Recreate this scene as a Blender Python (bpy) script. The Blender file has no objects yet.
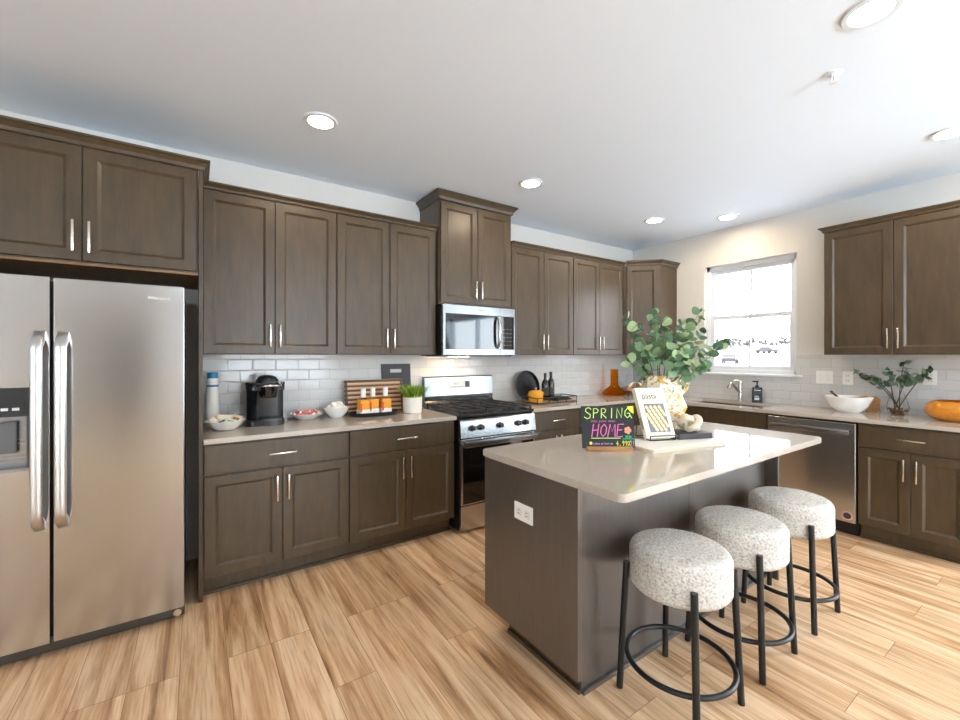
import bpy, bmesh, math, random
from mathutils import Vector, Matrix, noise
R = math.radians
random.seed(7)
scene = bpy.context.scene
col = scene.collection

# ------------------------------------------------------------------ camera
cam_d = bpy.data.cameras.new('camera')
cam_d.sensor_width = 36.0
cam_d.lens = 420.5 * 36.0 / 960.0
cam_d.shift_y = -4.1 / 960.0
cam_d.clip_start = 0.05
cam_d.clip_end = 600
cam = bpy.data.objects.new('camera', cam_d)
cam.location = (-4.747, -3.45, 1.377)
cam.rotation_euler = (R(90), 0, R(-34.03))
col.objects.link(cam)
scene.camera = cam

# ------------------------------------------------------------------ world, light, exposure
scene.view_settings.view_transform = 'Standard'
scene.view_settings.look = 'None'
scene.view_settings.gamma = 1.0
scene.view_settings.exposure = 0.47
scene.cycles.use_denoising = True
scene.cycles.max_bounces = 10
scene.cycles.diffuse_bounces = 6
scene.cycles.glossy_bounces = 4
scene.cycles.transparent_max_bounces = 12
scene.cycles.sample_clamp_indirect = 8.0
world = bpy.data.worlds.new('sky')
scene.world = world
world.use_nodes = True
wbg = world.node_tree.nodes['Background']
wbg.inputs['Color'].default_value = (0.90, 0.95, 1.0, 1)
wbg.inputs['Strength'].default_value = 7.0

WARM = (1.0, 0.82, 0.60, 1)
LENS_STRENGTH = 112.0


def area(name, loc, rot, sx, sy, power, color=(1, 1, 1)):
    d = bpy.data.lights.new(name, 'AREA')
    d.shape = 'RECTANGLE'
    d.size, d.size_y = sx, sy
    d.energy = power
    d.color = color
    o = bpy.data.objects.new(name, d)
    o.location, o.rotation_euler = loc, rot
    col.objects.link(o)
    return o


# daylight coming in through the patio door in the right wall and the window behind the camera
# (just outside the panes); the lounge one is added to fill the left side
DAY = (0.76, 0.89, 1.0)
SNOW = (0.62, 0.83, 1.0)
area('daylight_patio_door', (0.16, -4.65, 1.12), (R(70), 0, R(90)), 1.9, 2.1, 45, SNOW)
area('daylight_front_window', (-2.9, -8.95, 1.35), (R(80), 0, 0), 2.4, 1.7, 60, DAY)
area('lounge_fill_light', (-9.9, -8.95, 1.35), (R(90), 0, 0), 2.2, 1.7, 25, DAY)
# added upward fill panel outside the front wall, standing in for snow bounce
area('snow_bounce_fill', (-7.2, -12.4, -0.25), (R(180), 0, 0), 10.0, 6.4, 12500, SNOW)
# the sink window is lit by the sky itself; this portal only guides sampling
p_ = area('sink_window_portal', (0.135, -1.377, 1.79), (R(90), 0, R(90)), 0.84, 1.14, 1)
p_.data.cycles.is_portal = True


# ------------------------------------------------------------------ materials
MAT = {}


def newmat(name):
    m = bpy.data.materials.new(name)
    m.use_nodes = True
    nt = m.node_tree
    b = nt.nodes['Principled BSDF']
    MAT[name] = m
    return m, nt, b


def srgb(r, g, b):
    f = lambda c: (c / 255 / 12.92) if c / 255 <= 0.04045 else ((c / 255 + 0.055) / 1.055) ** 2.4
    return (f(r), f(g), f(b), 1)


def plain(name, c, rough=0.5, metal=0.0, spec=0.5, coat=0.0, vary=0.0, scale=30.0, emit=None, estr=0, bump=0.0, sheen=0.0):
    m, nt, b = newmat(name)
    b.inputs['Base Color'].default_value = c
    b.inputs['Roughness'].default_value = rough
    b.inputs['Metallic'].default_value = metal
    b.inputs['Specular IOR Level'].default_value = spec
    b.inputs['Coat Weight'].default_value = coat
    if sheen:
        b.inputs['Sheen Weight'].default_value = sheen
    if emit:
        b.inputs['Emission Color'].default_value = emit
        b.inputs['Emission Strength'].default_value = estr
    if vary or bump:
        tc = nt.nodes.new('ShaderNodeTexCoord')
        n = nt.nodes.new('ShaderNodeTexNoise')
        n.inputs['Scale'].default_value = scale
        n.inputs['Detail'].default_value = 5
        nt.links.new(tc.outputs['Object'], n.inputs['Vector'])
        if vary:
            mx = nt.nodes.new('ShaderNodeMix')
            mx.data_type = 'RGBA'
            mx.inputs['A'].default_value = tuple(x * (1 - vary) for x in c[:3]) + (1,)
            mx.inputs['B'].default_value = tuple(min(1, x * (1 + vary)) for x in c[:3]) + (1,)
            nt.links.new(n.outputs['Fac'], mx.inputs['Factor'])
            nt.links.new(mx.outputs['Result'], b.inputs['Base Color'])
        if bump:
            bp = nt.nodes.new('ShaderNodeBump')
            bp.inputs['Strength'].default_value = 0.5
            bp.inputs['Distance'].default_value = bump
            nt.links.new(n.outputs['Fac'], bp.inputs['Height'])
            nt.links.new(bp.outputs['Normal'], b.inputs['Normal'])
    return m


def ramp(nt, stops):
    r = nt.nodes.new('ShaderNodeValToRGB')
    el = r.color_ramp.elements
    while len(el) < len(stops):
        el.new(0.5)
    for e, (p, c) in zip(el, stops):
        e.position = p
        e.color = c
    return r


def mapping(nt, scale=(1, 1, 1), rot=(0, 0, 0), out='Object'):
    tc = nt.nodes.new('ShaderNodeTexCoord')
    mp = nt.nodes.new('ShaderNodeMapping')
    mp.inputs['Scale'].default_value = scale
    mp.inputs['Rotation'].default_value = rot
    nt.links.new(tc.outputs[out], mp.inputs['Vector'])
    return mp


def wood(name, dark, light, scale=(14, 14, 1.2), rough=0.36, spec=0.5, lo=0.3, hi=0.72, bump=0.0, nscale=3.0, coat=0.0):
    m, nt, b = newmat(name)
    mp = mapping(nt, scale)
    n = nt.nodes.new('ShaderNodeTexNoise')
    n.inputs['Scale'].default_value = nscale
    n.inputs['Detail'].default_value = 7
    n.inputs['Roughness'].default_value = 0.6
    nt.links.new(mp.outputs['Vector'], n.inputs['Vector'])
    r = ramp(nt, [(lo, dark), (hi, light)])
    nt.links.new(n.outputs['Fac'], r.inputs['Fac'])
    nt.links.new(r.outputs['Color'], b.inputs['Base Color'])
    b.inputs['Roughness'].default_value = rough
    b.inputs['Specular IOR Level'].default_value = spec
    b.inputs['Coat Weight'].default_value = coat
    b.inputs['Coat Roughness'].default_value = 0.32
    if bump:
        bp = nt.nodes.new('ShaderNodeBump')
        bp.inputs['Distance'].default_value = bump
        bp.inputs['Strength'].default_value = 0.4
        nt.links.new(n.outputs['Fac'], bp.inputs['Height'])
        nt.links.new(bp.outputs['Normal'], b.inputs['Normal'])
    return m


plain('wall_paint', srgb(212, 208, 202), 0.7, vary=0.01, scale=3)
plain('ceiling_paint', srgb(229, 238, 249), 0.8, vary=0.008, scale=2)
plain('white_trim', srgb(222, 226, 230), 0.35)
plain('white_plastic', srgb(236, 235, 230), 0.35)
plain('socket_dark', srgb(60, 58, 55), 0.5)
wood('cabinet_wood', srgb(60, 46, 29), srgb(84, 67, 43), (9, 9, 1.6), 0.4, 0.3, 0.25, 0.8, coat=0.55)
plain('cabinet_shadow', srgb(44, 38, 33), 0.6)
wood('cabinet_interior', srgb(120, 88, 52), srgb(146, 110, 68), (6, 2, 6), 0.55)
wood('island_wood', srgb(58, 49, 43), srgb(79, 69, 61), (26, 26, 1.3), 0.36, 0.8, 0.25, 0.8, coat=0.9)
plain('handle_steel', srgb(214, 214, 213), 0.3, 1.0)
plain('nickel', srgb(212, 204, 190), 0.24, 1.0)
plain('chrome', srgb(205, 203, 198), 0.16, 1.0)
plain('black_metal', srgb(22, 22, 23), 0.38, spec=0.5)
plain('black_plastic', srgb(24, 24, 26), 0.3)
plain('black_glass', srgb(10, 10, 12), 0.04, spec=0.7)
plain('black_enamel', srgb(24, 24, 25), 0.22)
plain('cast_iron', srgb(34, 34, 35), 0.55, bump=0.0006, scale=400)
plain('dark_grey_plastic', srgb(70, 70, 72), 0.4)
plain('grey_paddle', srgb(96, 96, 96), 0.45)
plain('ceramic_white', srgb(236, 234, 228), 0.18, coat=0.3)
plain('ceramic_matte', srgb(232, 228, 220), 0.5)
plain('paper_white', srgb(240, 236, 226), 0.7)
plain('page_edge', srgb(222, 208, 178), 0.8)
plain('red_pink', srgb(232, 112, 112), 0.6, vary=0.15, scale=50)
plain('teal_blue', srgb(32, 128, 172), 0.4)
plain('label_orange', srgb(242, 160, 34), 0.45, vary=0.15, scale=40)
plain('label_red', srgb(216, 84, 40), 0.45)
plain('label_white', srgb(240, 238, 232), 0.5)
plain('navy', srgb(17, 20, 28), 0.25)
plain('mustard_enamel', srgb(226, 164, 30), 0.2, coat=0.4)
plain('bottle_dark', srgb(20, 24, 16), 0.08, spec=0.6)
plain('foil', srgb(40, 36, 30), 0.35)
plain('dark_cloth', srgb(46, 43, 42), 0.9, vary=0.3, scale=80, bump=0.001)
plain('napkin', srgb(238, 222, 196), 0.85, vary=0.1, scale=30, bump=0.001)
wood('warm_wood', srgb(150, 100, 54), srgb(196, 146, 92), (3, 30, 30), 0.45)
wood('pale_wood', srgb(206, 184, 152), srgb(230, 212, 182), (3, 24, 24), 0.45)
wood('dark_walnut', srgb(54, 36, 26), srgb(86, 58, 40), (3, 30, 30), 0.45)
plain('chalkboard', srgb(30, 35, 37), 0.7, vary=0.15, scale=15)
plain('chalk_green', srgb(196, 232, 110), 0.8)
plain('chalk_pink', srgb(244, 112, 186), 0.8)
plain('chalk_mauve', srgb(206, 150, 214), 0.8)
plain('chalk_yellow', srgb(238, 236, 60), 0.8)
plain('chalk_teal', srgb(40, 170, 120), 0.8)
plain('chalk_peach', srgb(246, 160, 130), 0.8)
plain('ink_dark', srgb(64, 60, 56), 0.7)
plain('book_cream', srgb(244, 234, 210), 0.5)
plain('book_photo_grey', srgb(120, 124, 132), 0.5, vary=0.2, scale=40)
plain('pasta_dough', srgb(236, 208, 160), 0.6, vary=0.1, scale=60)
plain('charcoal_book', srgb(56, 52, 54), 0.55)
plain('knot_cream', srgb(224, 210, 186), 0.75, vary=0.15, scale=60, bump=0.001)
plain('stem_brown', srgb(84, 70, 48), 0.7)
plain('stem_green', srgb(96, 112, 72), 0.7)
plain('pebble_brown', srgb(112, 72, 34), 0.4, vary=0.3, scale=60)
plain('salad_stone', srgb(238, 236, 230), 0.3)
plain('steel_dark', srgb(92, 92, 92), 0.35, 1.0)
plain('snow_ground', srgb(206, 210, 216), 0.9)
plain('tree_far', srgb(74, 72, 70), 0.95)
plain('car_paint', srgb(48, 42, 45), 0.3)
plain('tyre', srgb(22, 22, 22), 0.8)
plain('sticker_pink', srgb(206, 160, 158), 0.5)
plain('sprinkler_red', srgb(190, 90, 90), 0.4)
plain('added_deck_grey', srgb(118, 112, 106), 0.8)
plain('added_door_grey', srgb(84, 78, 74), 0.5)
plain('lens', (1, 1, 1, 1), 0.5, emit=WARM, estr=LENS_STRENGTH)
plain('hood_lens', (1, 1, 1, 1), 0.5, emit=(1, 0.66, 0.36, 1), estr=60)
plain('display', srgb(180, 188, 190), 0.2)
plain('display_mark', srgb(70, 78, 84), 0.4)
plain('ice_light', srgb(220, 225, 228), 0.4)
plain('candy_puff', srgb(246, 242, 232), 0.8)
plain('amber_ceramic', srgb(214, 134, 18), 0.12, coat=0.6, vary=0.3, scale=38)
plain('amber_inside', srgb(110, 40, 20), 0.3)


def steel(name, base, rough, aniso=0.75):
    m, nt, b = newmat(name)
    b.inputs['Metallic'].default_value = 1.0
    b.inputs['Base Color'].default_value = base
    b.inputs['Anisotropic'].default_value = aniso
    b.inputs['Anisotropic Rotation'].default_value = 0.25
    tg = nt.nodes.new('ShaderNodeTangent')
    tg.direction_type = 'RADIAL'
    tg.axis = 'Z'
    nt.links.new(tg.outputs['Tangent'], b.inputs['Tangent'])
    mp = mapping(nt, (2, 2, 420))
    n = nt.nodes.new('ShaderNodeTexNoise')
    n.inputs['Scale'].default_value = 1.0
    n.inputs['Detail'].default_value = 3
    nt.links.new(mp.outputs['Vector'], n.inputs['Vector'])
    r = nt.nodes.new('ShaderNodeMapRange')
    r.inputs['To Min'].default_value = rough - 0.015
    r.inputs['To Max'].default_value = rough + 0.015
    nt.links.new(n.outputs['Fac'], r.inputs['Value'])
    nt.links.new(r.outputs['Result'], b.inputs['Roughness'])
    mp2 = mapping(nt, (3.2, 3.2, 0.5))
    n2 = nt.nodes.new('ShaderNodeTexNoise')
    n2.inputs['Scale'].default_value = 1.0
    n2.inputs['Detail'].default_value = 1
    nt.links.new(mp2.outputs['Vector'], n2.inputs['Vector'])
    bp = nt.nodes.new('ShaderNodeBump')
    bp.inputs['Strength'].default_value = 0.25
    bp.inputs['Distance'].default_value = 0.012
    nt.links.new(n2.outputs['Fac'], bp.inputs['Height'])
    nt.links.new(bp.outputs['Normal'], b.inputs['Normal'])
    return m


steel('stainless', srgb(196, 195, 193), 0.2, 0.6)
steel('stainless_bright', srgb(150, 152, 153), 0.27, 0.4)


def mat_quartz(name, c1, c2):
    m, nt, b = newmat(name)
    mp = mapping(nt, (1, 1, 1))
    n = nt.nodes.new('ShaderNodeTexNoise')
    n.inputs['Scale'].default_value = 260
    n.inputs['Detail'].default_value = 3
    nt.links.new(mp.outputs['Vector'], n.inputs['Vector'])
    r = ramp(nt, [(0.35, c1), (0.65, c2)])
    nt.links.new(n.outputs['Fac'], r.inputs['Fac'])
    nt.links.new(r.outputs['Color'], b.inputs['Base Color'])
    b.inputs['Roughness'].default_value = 0.03
    b.inputs['Specular IOR Level'].default_value = 0.75
    return m


mat_quartz('quartz', srgb(178, 168, 156), srgb(188, 178, 166))


def mat_tile():
    m, nt, b = newmat('subway_tile')
    tc = nt.nodes.new('ShaderNodeTexCoord')
    sp = nt.nodes.new('ShaderNodeSeparateXYZ')
    nt.links.new(tc.outputs['Object'], sp.inputs['Vector'])
    ad = nt.nodes.new('ShaderNodeMath')
    ad.operation = 'ADD'
    nt.links.new(sp.outputs['X'], ad.inputs[0])
    nt.links.new(sp.outputs['Y'], ad.inputs[1])
    cb = nt.nodes.new('ShaderNodeCombineXYZ')
    nt.links.new(ad.outputs[0], cb.inputs['X'])
    nt.links.new(sp.outputs['Z'], cb.inputs['Y'])
    br = nt.nodes.new('ShaderNodeTexBrick')
    br.offset = 0.5
    br.inputs['Scale'].default_value = 1.0
    br.inputs['Brick Width'].default_value = 0.155
    br.inputs['Row Height'].default_value = 0.0795
    br.inputs['Mortar Size'].default_value = 0.0016
    br.inputs['Mortar Smooth'].default_value = 0.3
    br.inputs['Color1'].default_value = srgb(207, 206, 203)
    br.inputs['Color2'].default_value = srgb(201, 200, 197)
    br.inputs['Mortar'].default_value = srgb(182, 180, 175)
    nt.links.new(cb.outputs['Vector'], br.inputs['Vector'])
    nt.links.new(br.outputs['Color'], b.inputs['Base Color'])
    br2 = nt.nodes.new('ShaderNodeTexBrick')
    br2.offset = 0.5
    for k in ('Scale', 'Brick Width', 'Row Height'):
        br2.inputs[k].default_value = br.inputs[k].default_value
    br2.inputs['Mortar Size'].default_value = 0.007
    br2.inputs['Mortar Smooth'].default_value = 1.0
    nt.links.new(cb.outputs['Vector'], br2.inputs['Vector'])
    n = nt.nodes.new('ShaderNodeTexNoise')
    n.inputs['Scale'].default_value = 9
    nt.links.new(cb.outputs['Vector'], n.inputs['Vector'])
    mm = nt.nodes.new('ShaderNodeMath')
    mm.operation = 'MULTIPLY_ADD'
    nt.links.new(n.outputs['Fac'], mm.inputs[0])
    mm.inputs[1].default_value = -0.5
    nt.links.new(br2.outputs['Fac'], mm.inputs[2])
    bp = nt.nodes.new('ShaderNodeBump')
    bp.invert = True
    bp.inputs['Strength'].default_value = 0.6
    bp.inputs['Distance'].default_value = 0.0016
    nt.links.new(mm.outputs[0], bp.inputs['Height'])
    nt.links.new(bp.outputs['Normal'], b.inputs['Normal'])
    b.inputs['Roughness'].default_value = 0.12


mat_tile()


def mat_floor():
    m, nt, b = newmat('oak_planks')
    tc = nt.nodes.new('ShaderNodeTexCoord')
    sp = nt.nodes.new('ShaderNodeSeparateXYZ')
    nt.links.new(tc.outputs['Object'], sp.inputs['Vector'])
    cb = nt.nodes.new('ShaderNodeCombineXYZ')
    nt.links.new(sp.outputs['Y'], cb.inputs['X'])
    nt.links.new(sp.outputs['X'], cb.inputs['Y'])

    def brick(c1, c2, mortar, msize, bias=0.0):
        br = nt.nodes.new('ShaderNodeTexBrick')
        br.offset = 0.37
        br.offset_frequency = 3
        br.inputs['Scale'].default_value = 1.0
        br.inputs['Brick Width'].default_value = 1.22
        br.inputs['Row Height'].default_value = 0.178
        br.inputs['Mortar Size'].default_value = msize
        br.inputs['Mortar Smooth'].default_value = 0.2
        br.inputs['Bias'].default_value = bias
        br.inputs['Color1'].default_value = c1
        br.inputs['Color2'].default_value = c2
        br.inputs['Mortar'].default_value = mortar
        nt.links.new(cb.outputs['Vector'], br.inputs['Vector'])
        return br

    ids = brick((0, 0, 0, 1), (1, 1, 1, 1), (0.5, 0.5, 0.5, 1), 0.0)
    # grain, offset per plank
    sc = nt.nodes.new('ShaderNodeVectorMath')
    sc.operation = 'MULTIPLY'
    sc.inputs[1].default_value = (15.0, 0.95, 1)
    nt.links.new(tc.outputs['Object'], sc.inputs[0])
    off = nt.nodes.new('ShaderNodeVectorMath')
    off.operation = 'MULTIPLY_ADD'
    off.inputs[1].default_value = (31.0, 17.0, 9.0)
    nt.links.new(ids.outputs['Color'], off.inputs[0])
    nt.links.new(sc.outputs['Vector'], off.inputs[2])
    n1 = nt.nodes.new('ShaderNodeTexNoise')
    n1.inputs['Scale'].default_value = 1.0
    n1.inputs['Detail'].default_value = 8
    n1.inputs['Roughness'].default_value = 0.62
    n1.inputs['Distortion'].default_value = 0.55
    nt.links.new(off.outputs['Vector'], n1.inputs['Vector'])
    r1 = ramp(nt, [(0.28, srgb(128, 88, 54)), (0.41, srgb(194, 150, 107)), (0.52, srgb(224, 186, 146)), (0.68, srgb(240, 210, 174))])
    nt.links.new(n1.outputs['Fac'], r1.inputs['Fac'])
    # fine pores
    sc2 = nt.nodes.new('ShaderNodeVectorMath')
    sc2.operation = 'MULTIPLY'
    sc2.inputs[1].default_value = (90.0, 3.5, 1)
    nt.links.new(tc.outputs['Object'], sc2.inputs[0])
    n2 = nt.nodes.new('ShaderNodeTexNoise')
    n2.inputs['Scale'].default_value = 1.0
    n2.inputs['Detail'].default_value = 4
    nt.links.new(sc2.outputs['Vector'], n2.inputs['Vector'])
    r2 = ramp(nt, [(0.34, (0.72, 0.66, 0.60, 1)), (0.5, (1, 1, 1, 1))])
    nt.links.new(n2.outputs['Fac'], r2.inputs['Fac'])
    mu = nt.nodes.new('ShaderNodeMix')
    mu.data_type = 'RGBA'
    mu.blend_type = 'MULTIPLY'
    mu.inputs['Factor'].default_value = 0.8
    nt.links.new(r1.outputs['Color'], mu.inputs['A'])
    nt.links.new(r2.outputs['Color'], mu.inputs['B'])
    # per plank tone and joints
    tone = brick((0.86, 0.84, 0.82, 1), (1.05, 1.04, 1.03, 1), (0.45, 0.36, 0.28, 1), 0.0014)
    mu2 = nt.nodes.new('ShaderNodeMix')
    mu2.data_type = 'RGBA'
    mu2.blend_type = 'MULTIPLY'
    mu2.inputs['Factor'].default_value = 1.0
    nt.links.new(mu.outputs['Result'], mu2.inputs['A'])
    nt.links.new(tone.outputs['Color'], mu2.inputs['B'])
    nt.links.new(mu2.outputs['Result'], b.inputs['Base Color'])
    b.inputs['Roughness'].default_value = 0.36
    b.inputs['Specular IOR Level'].default_value = 0.45
    bp = nt.nodes.new('ShaderNodeBump')
    bp.invert = True
    bp.inputs['Strength'].default_value = 0.5
    bp.inputs['Distance'].default_value = 0.0012
    nt.links.new(tone.outputs['Fac'], bp.inputs['Height'])
    nt.links.new(bp.outputs['Normal'], b.inputs['Normal'])


mat_floor()


def mat_glass(name, tint=(1, 1, 1, 1), refl=0.08, rough=0.02):
    """thin clear glass: see-through with a fresnel reflection"""
    m = bpy.data.materials.new(name)
    m.use_nodes = True
    nt = m.node_tree
    nt.nodes.clear()
    out = nt.nodes.new('ShaderNodeOutputMaterial')
    tr = nt.nodes.new('ShaderNodeBsdfTransparent')
    tr.inputs['Color'].default_value = tint
    gl = nt.nodes.new('ShaderNodeBsdfGlossy')
    gl.inputs['Roughness'].default_value = rough
    fr = nt.nodes.new('ShaderNodeLayerWeight')
    fr.inputs['Blend'].default_value = refl
    mx = nt.nodes.new('ShaderNodeMixShader')
    mh = nt.nodes.new('ShaderNodeMath')
    mh.operation = 'MULTIPLY'
    mh.inputs[1].default_value = 0.6
    nt.links.new(fr.outputs['Fresnel'], mh.inputs[0])
    nt.links.new(mh.outputs[0], mx.inputs['Fac'])
    nt.links.new(tr.outputs[0], mx.inputs[1])
    nt.links.new(gl.outputs[0], mx.inputs[2])
    nt.links.new(mx.outputs[0], out.inputs['Surface'])
    MAT[name] = m


mat_glass('window_glass', (1, 1, 1, 1), 0.06)
mat_glass('clear_glass', (0.99, 0.995, 0.995, 1), 0.08)
mat_glass('water_glass', (0.86, 0.80, 0.70, 1), 0.2)
mat_glass('tank_glass', (0.30, 0.36, 0.42, 1), 0.3)


mat_glass('amber_glass', (0.98, 0.70, 0.26, 1), 0.1, 0.03)


def mat_leaf(name, a, c, bk):
    m, nt, b = newmat(name)
    g = nt.nodes.new('ShaderNodeNewGeometry')
    r = ramp(nt, [(0.0, a), (0.6, c), (1.0, bk)])
    nt.links.new(g.outputs['Random Per Island'], r.inputs['Fac'])
    nt.links.new(r.outputs['Color'], b.inputs['Base Color'])
    b.inputs['Roughness'].default_value = 0.5
    b.inputs['Subsurface Weight'].default_value = 0.0
    return m


mat_leaf('eucalyptus_leaf', srgb(62, 96, 72), srgb(112, 148, 112), srgb(170, 192, 140))
mat_leaf('vase_sprig_leaf', srgb(52, 72, 58), srgb(92, 116, 94), srgb(146, 164, 138))
mat_leaf('grass_blade', srgb(70, 110, 24), srgb(128, 168, 44), srgb(186, 208, 84))


def mat_boucle():
    m, nt, b = newmat('boucle')
    mp = mapping(nt, (1, 1, 1))
    v = nt.nodes.new('ShaderNodeTexNoise')
    v.inputs['Scale'].default_value = 120
    v.inputs['Detail'].default_value = 3
    nt.links.new(mp.outputs['Vector'], v.inputs['Vector'])
    r = ramp(nt, [(0.32, srgb(170, 164, 154)), (0.48, srgb(206, 200, 190)), (0.68, srgb(226, 221, 212))])
    nt.links.new(v.outputs['Fac'], r.inputs['Fac'])
    nt.links.new(r.outputs['Color'], b.inputs['Base Color'])
    b.inputs['Roughness'].default_value = 0.95
    b.inputs['Specular IOR Level'].default_value = 0.1
    bp = nt.nodes.new('ShaderNodeBump')
    bp.inputs['Strength'].default_value = 0.8
    bp.inputs['Distance'].default_value = 0.004
    nt.links.new(v.outputs['Fac'], bp.inputs['Height'])
    nt.links.new(bp.outputs['Normal'], b.inputs['Normal'])


mat_boucle()


def mat_vase():
    m, nt, b = newmat('speckled_vase')
    mp = mapping(nt, (1, 1, 1.2))
    n = nt.nodes.new('ShaderNodeTexNoise')
    n.inputs['Scale'].default_value = 38
    n.inputs['Detail'].default_value = 2
    n.inputs['Distortion'].default_value = 1.2
    nt.links.new(mp.outputs['Vector'], n.inputs['Vector'])
    r = ramp(nt, [(0.0, srgb(216, 160, 52)), (0.44, srgb(226, 176, 70)), (0.49, srgb(246, 243, 236)), (1.0, srgb(248, 246, 240))])
    nt.links.new(n.outputs['Fac'], r.inputs['Fac'])
    n2 = nt.nodes.new('ShaderNodeTexNoise')
    n2.inputs['Scale'].default_value = 70
    nt.links.new(mp.outputs['Vector'], n2.inputs['Vector'])
    r2 = ramp(nt, [(0.30, srgb(140, 150, 150)), (0.36, (1, 1, 1, 1))])
    nt.links.new(n2.outputs['Fac'], r2.inputs['Fac'])
    mu = nt.nodes.new('ShaderNodeMix')
    mu.data_type = 'RGBA'
    mu.blend_type = 'MULTIPLY'
    mu.inputs['Factor'].default_value = 1
    nt.links.new(r.outputs['Color'], mu.inputs['A'])
    nt.links.new(r2.outputs['Color'], mu.inputs['B'])
    nt.links.new(mu.outputs['Result'], b.inputs['Base Color'])
    b.inputs['Roughness'].default_value = 0.3


mat_vase()


def mat_slats():
    m, nt, b = newmat('striped_wood')
    mp = mapping(nt, (1, 1, 1))
    sp = nt.nodes.new('ShaderNodeSeparateXYZ')
    nt.links.new(mp.outputs['Vector'], sp.inputs['Vector'])
    mm = nt.nodes.new('ShaderNodeMath')
    mm.operation = 'MULTIPLY'
    mm.inputs[1].default_value = 1 / 0.036
    nt.links.new(sp.outputs['Z'], mm.inputs[0])
    fr = nt.nodes.new('ShaderNodeMath')
    fr.operation = 'FRACT'
    nt.links.new(mm.outputs[0], fr.inputs[0])
    r = ramp(nt, [(0.0, srgb(70, 42, 26)), (0.45, srgb(104, 66, 40)), (0.52, srgb(196, 150, 106)), (0.95, srgb(214, 176, 134))])
    nt.links.new(fr.outputs[0], r.inputs['Fac'])
    nt.links.new(r.outputs['Color'], b.inputs['Base Color'])
    b.inputs['Roughness'].default_value = 0.45


mat_slats()


def mat_marble():
    m, nt, b = newmat('marbled_paper')
    mp = mapping(nt, (1, 1, 1))
    n = nt.nodes.new('ShaderNodeTexNoise')
    n.inputs['Scale'].default_value = 45
    n.inputs['Distortion'].default_value = 2
    nt.links.new(mp.outputs['Vector'], n.inputs['Vector'])
    r = ramp(nt, [(0.4, srgb(70, 70, 74)), (0.55, srgb(190, 190, 192))])
    nt.links.new(n.outputs['Fac'], r.inputs['Fac'])
    nt.links.new(r.outputs['Color'], b.inputs['Base Color'])


mat_marble()


# ------------------------------------------------------------------ mesh helpers
def BM():
    return bmesh.new()


def box(bm, x0, x1, y0, y1, z0, z1, bev=0.0, mat=0, M=None):
    x0, x1 = min(x0, x1), max(x0, x1)
    y0, y1 = min(y0, y1), max(y0, y1)
    z0, z1 = min(z0, z1), max(z0, z1)
    v = [bm.verts.new((x, y, z)) for z in (z0, z1) for y in (y0, y1) for x in (x0, x1)]
    idx = [(0, 2, 3, 1), (4, 5, 7, 6), (0, 1, 5, 4), (2, 6, 7, 3), (0, 4, 6, 2), (1, 3, 7, 5)]
    fs = [bm.faces.new([v[i] for i in f]) for f in idx]
    for f in fs:
        f.material_index = mat
    if bev:
        es = list({e for f in fs for e in f.edges})
        r = bmesh.ops.bevel(bm, geom=es, offset=bev, segments=2, affect='EDGES', profile=0.5)
        for f in r['faces']:
            f.material_index = mat
        v = list({x for f in r['faces'] for x in f.verts} | {x for x in v if x.is_valid})
    if M is not None:
        bmesh.ops.transform(bm, matrix=M, verts=[x for x in v if x.is_valid])
    return v


def lathe(bm, prof, seg=32, c=(0, 0, 0), sx=1.0, sy=1.0, mat=0, M=None):
    """prof: [(r,z)...]; a zero radius closes on the axis"""
    rings = []
    allv = []
    for r, z in prof:
        if r < 1e-6:
            vv = [bm.verts.new((c[0], c[1], c[2] + z))]
        else:
            vv = [bm.verts.new((c[0] + r * sx * math.cos(2 * math.pi * k / seg), c[1] + r * sy * math.sin(2 * math.pi * k / seg), c[2] + z)) for k in range(seg)]
        rings.append(vv)
        allv += vv
    for a, b in zip(rings, rings[1:]):
        for k in range(seg):
            k2 = (k + 1) % seg
            if len(a) == 1 and len(b) == 1:
                continue
            if len(a) == 1:
                f = bm.faces.new((a[0], b[k2], b[k]))
            elif len(b) == 1:
                f = bm.faces.new((a[k], a[k2], b[0]))
            else:
                f = bm.faces.new((a[k], a[k2], b[k2], b[k]))
            f.material_index = mat
    if M is not None:
        bmesh.ops.transform(bm, matrix=M, verts=allv)
    return allv


def cyl(bm, r, z0, z1, seg=24, c=(0, 0, 0), M=None, mat=0, r2=None):
    r2 = r if r2 is None else r2
    return lathe(bm, [(0, z0), (r, z0), (r2, z1), (0, z1)], seg, c, M=M, mat=mat)


def tube(bm, pts, r, seg=10, closed=False, flat=None, mat=0):
    """sweep a round (or flat=(w,h)) section along points; r may be a list"""
    pts = [Vector(p) for p in pts]
    n = len(pts)
    rs = r if isinstance(r, (list, tuple)) else [r] * n
    rings = []
    up = None
    for i, p in enumerate(pts):
        if closed:
            t = (pts[(i + 1) % n] - pts[i - 1]).normalized()
        else:
            t = (pts[min(i + 1, n - 1)] - pts[max(i - 1, 0)]).normalized()
        if up is None:
            ref = Vector((0, 0, 1)) if abs(t.z) < 0.9 else Vector((1, 0, 0))
            up = (ref - t * ref.dot(t)).normalized()
        else:
            up = (up - t * up.dot(t)).normalized()
        sd = t.cross(up)
        ring = []
        for k in range(seg):
            a = 2 * math.pi * k / seg
            ring.append(bm.verts.new(p + up * math.cos(a) * rs[i] + sd * math.sin(a) * rs[i]))
        rings.append(ring)
    m = n if closed else n - 1
    for i in range(m):
        a, b = rings[i], rings[(i + 1) % n]
        for k in range(seg):
            f = bm.faces.new((a[k], a[(k + 1) % seg], b[(k + 1) % seg], b[k]))
            f.material_index = mat
    if not closed:
        bm.faces.new(list(reversed(rings[0]))).material_index = mat
        bm.faces.new(rings[-1]).material_index = mat


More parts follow.
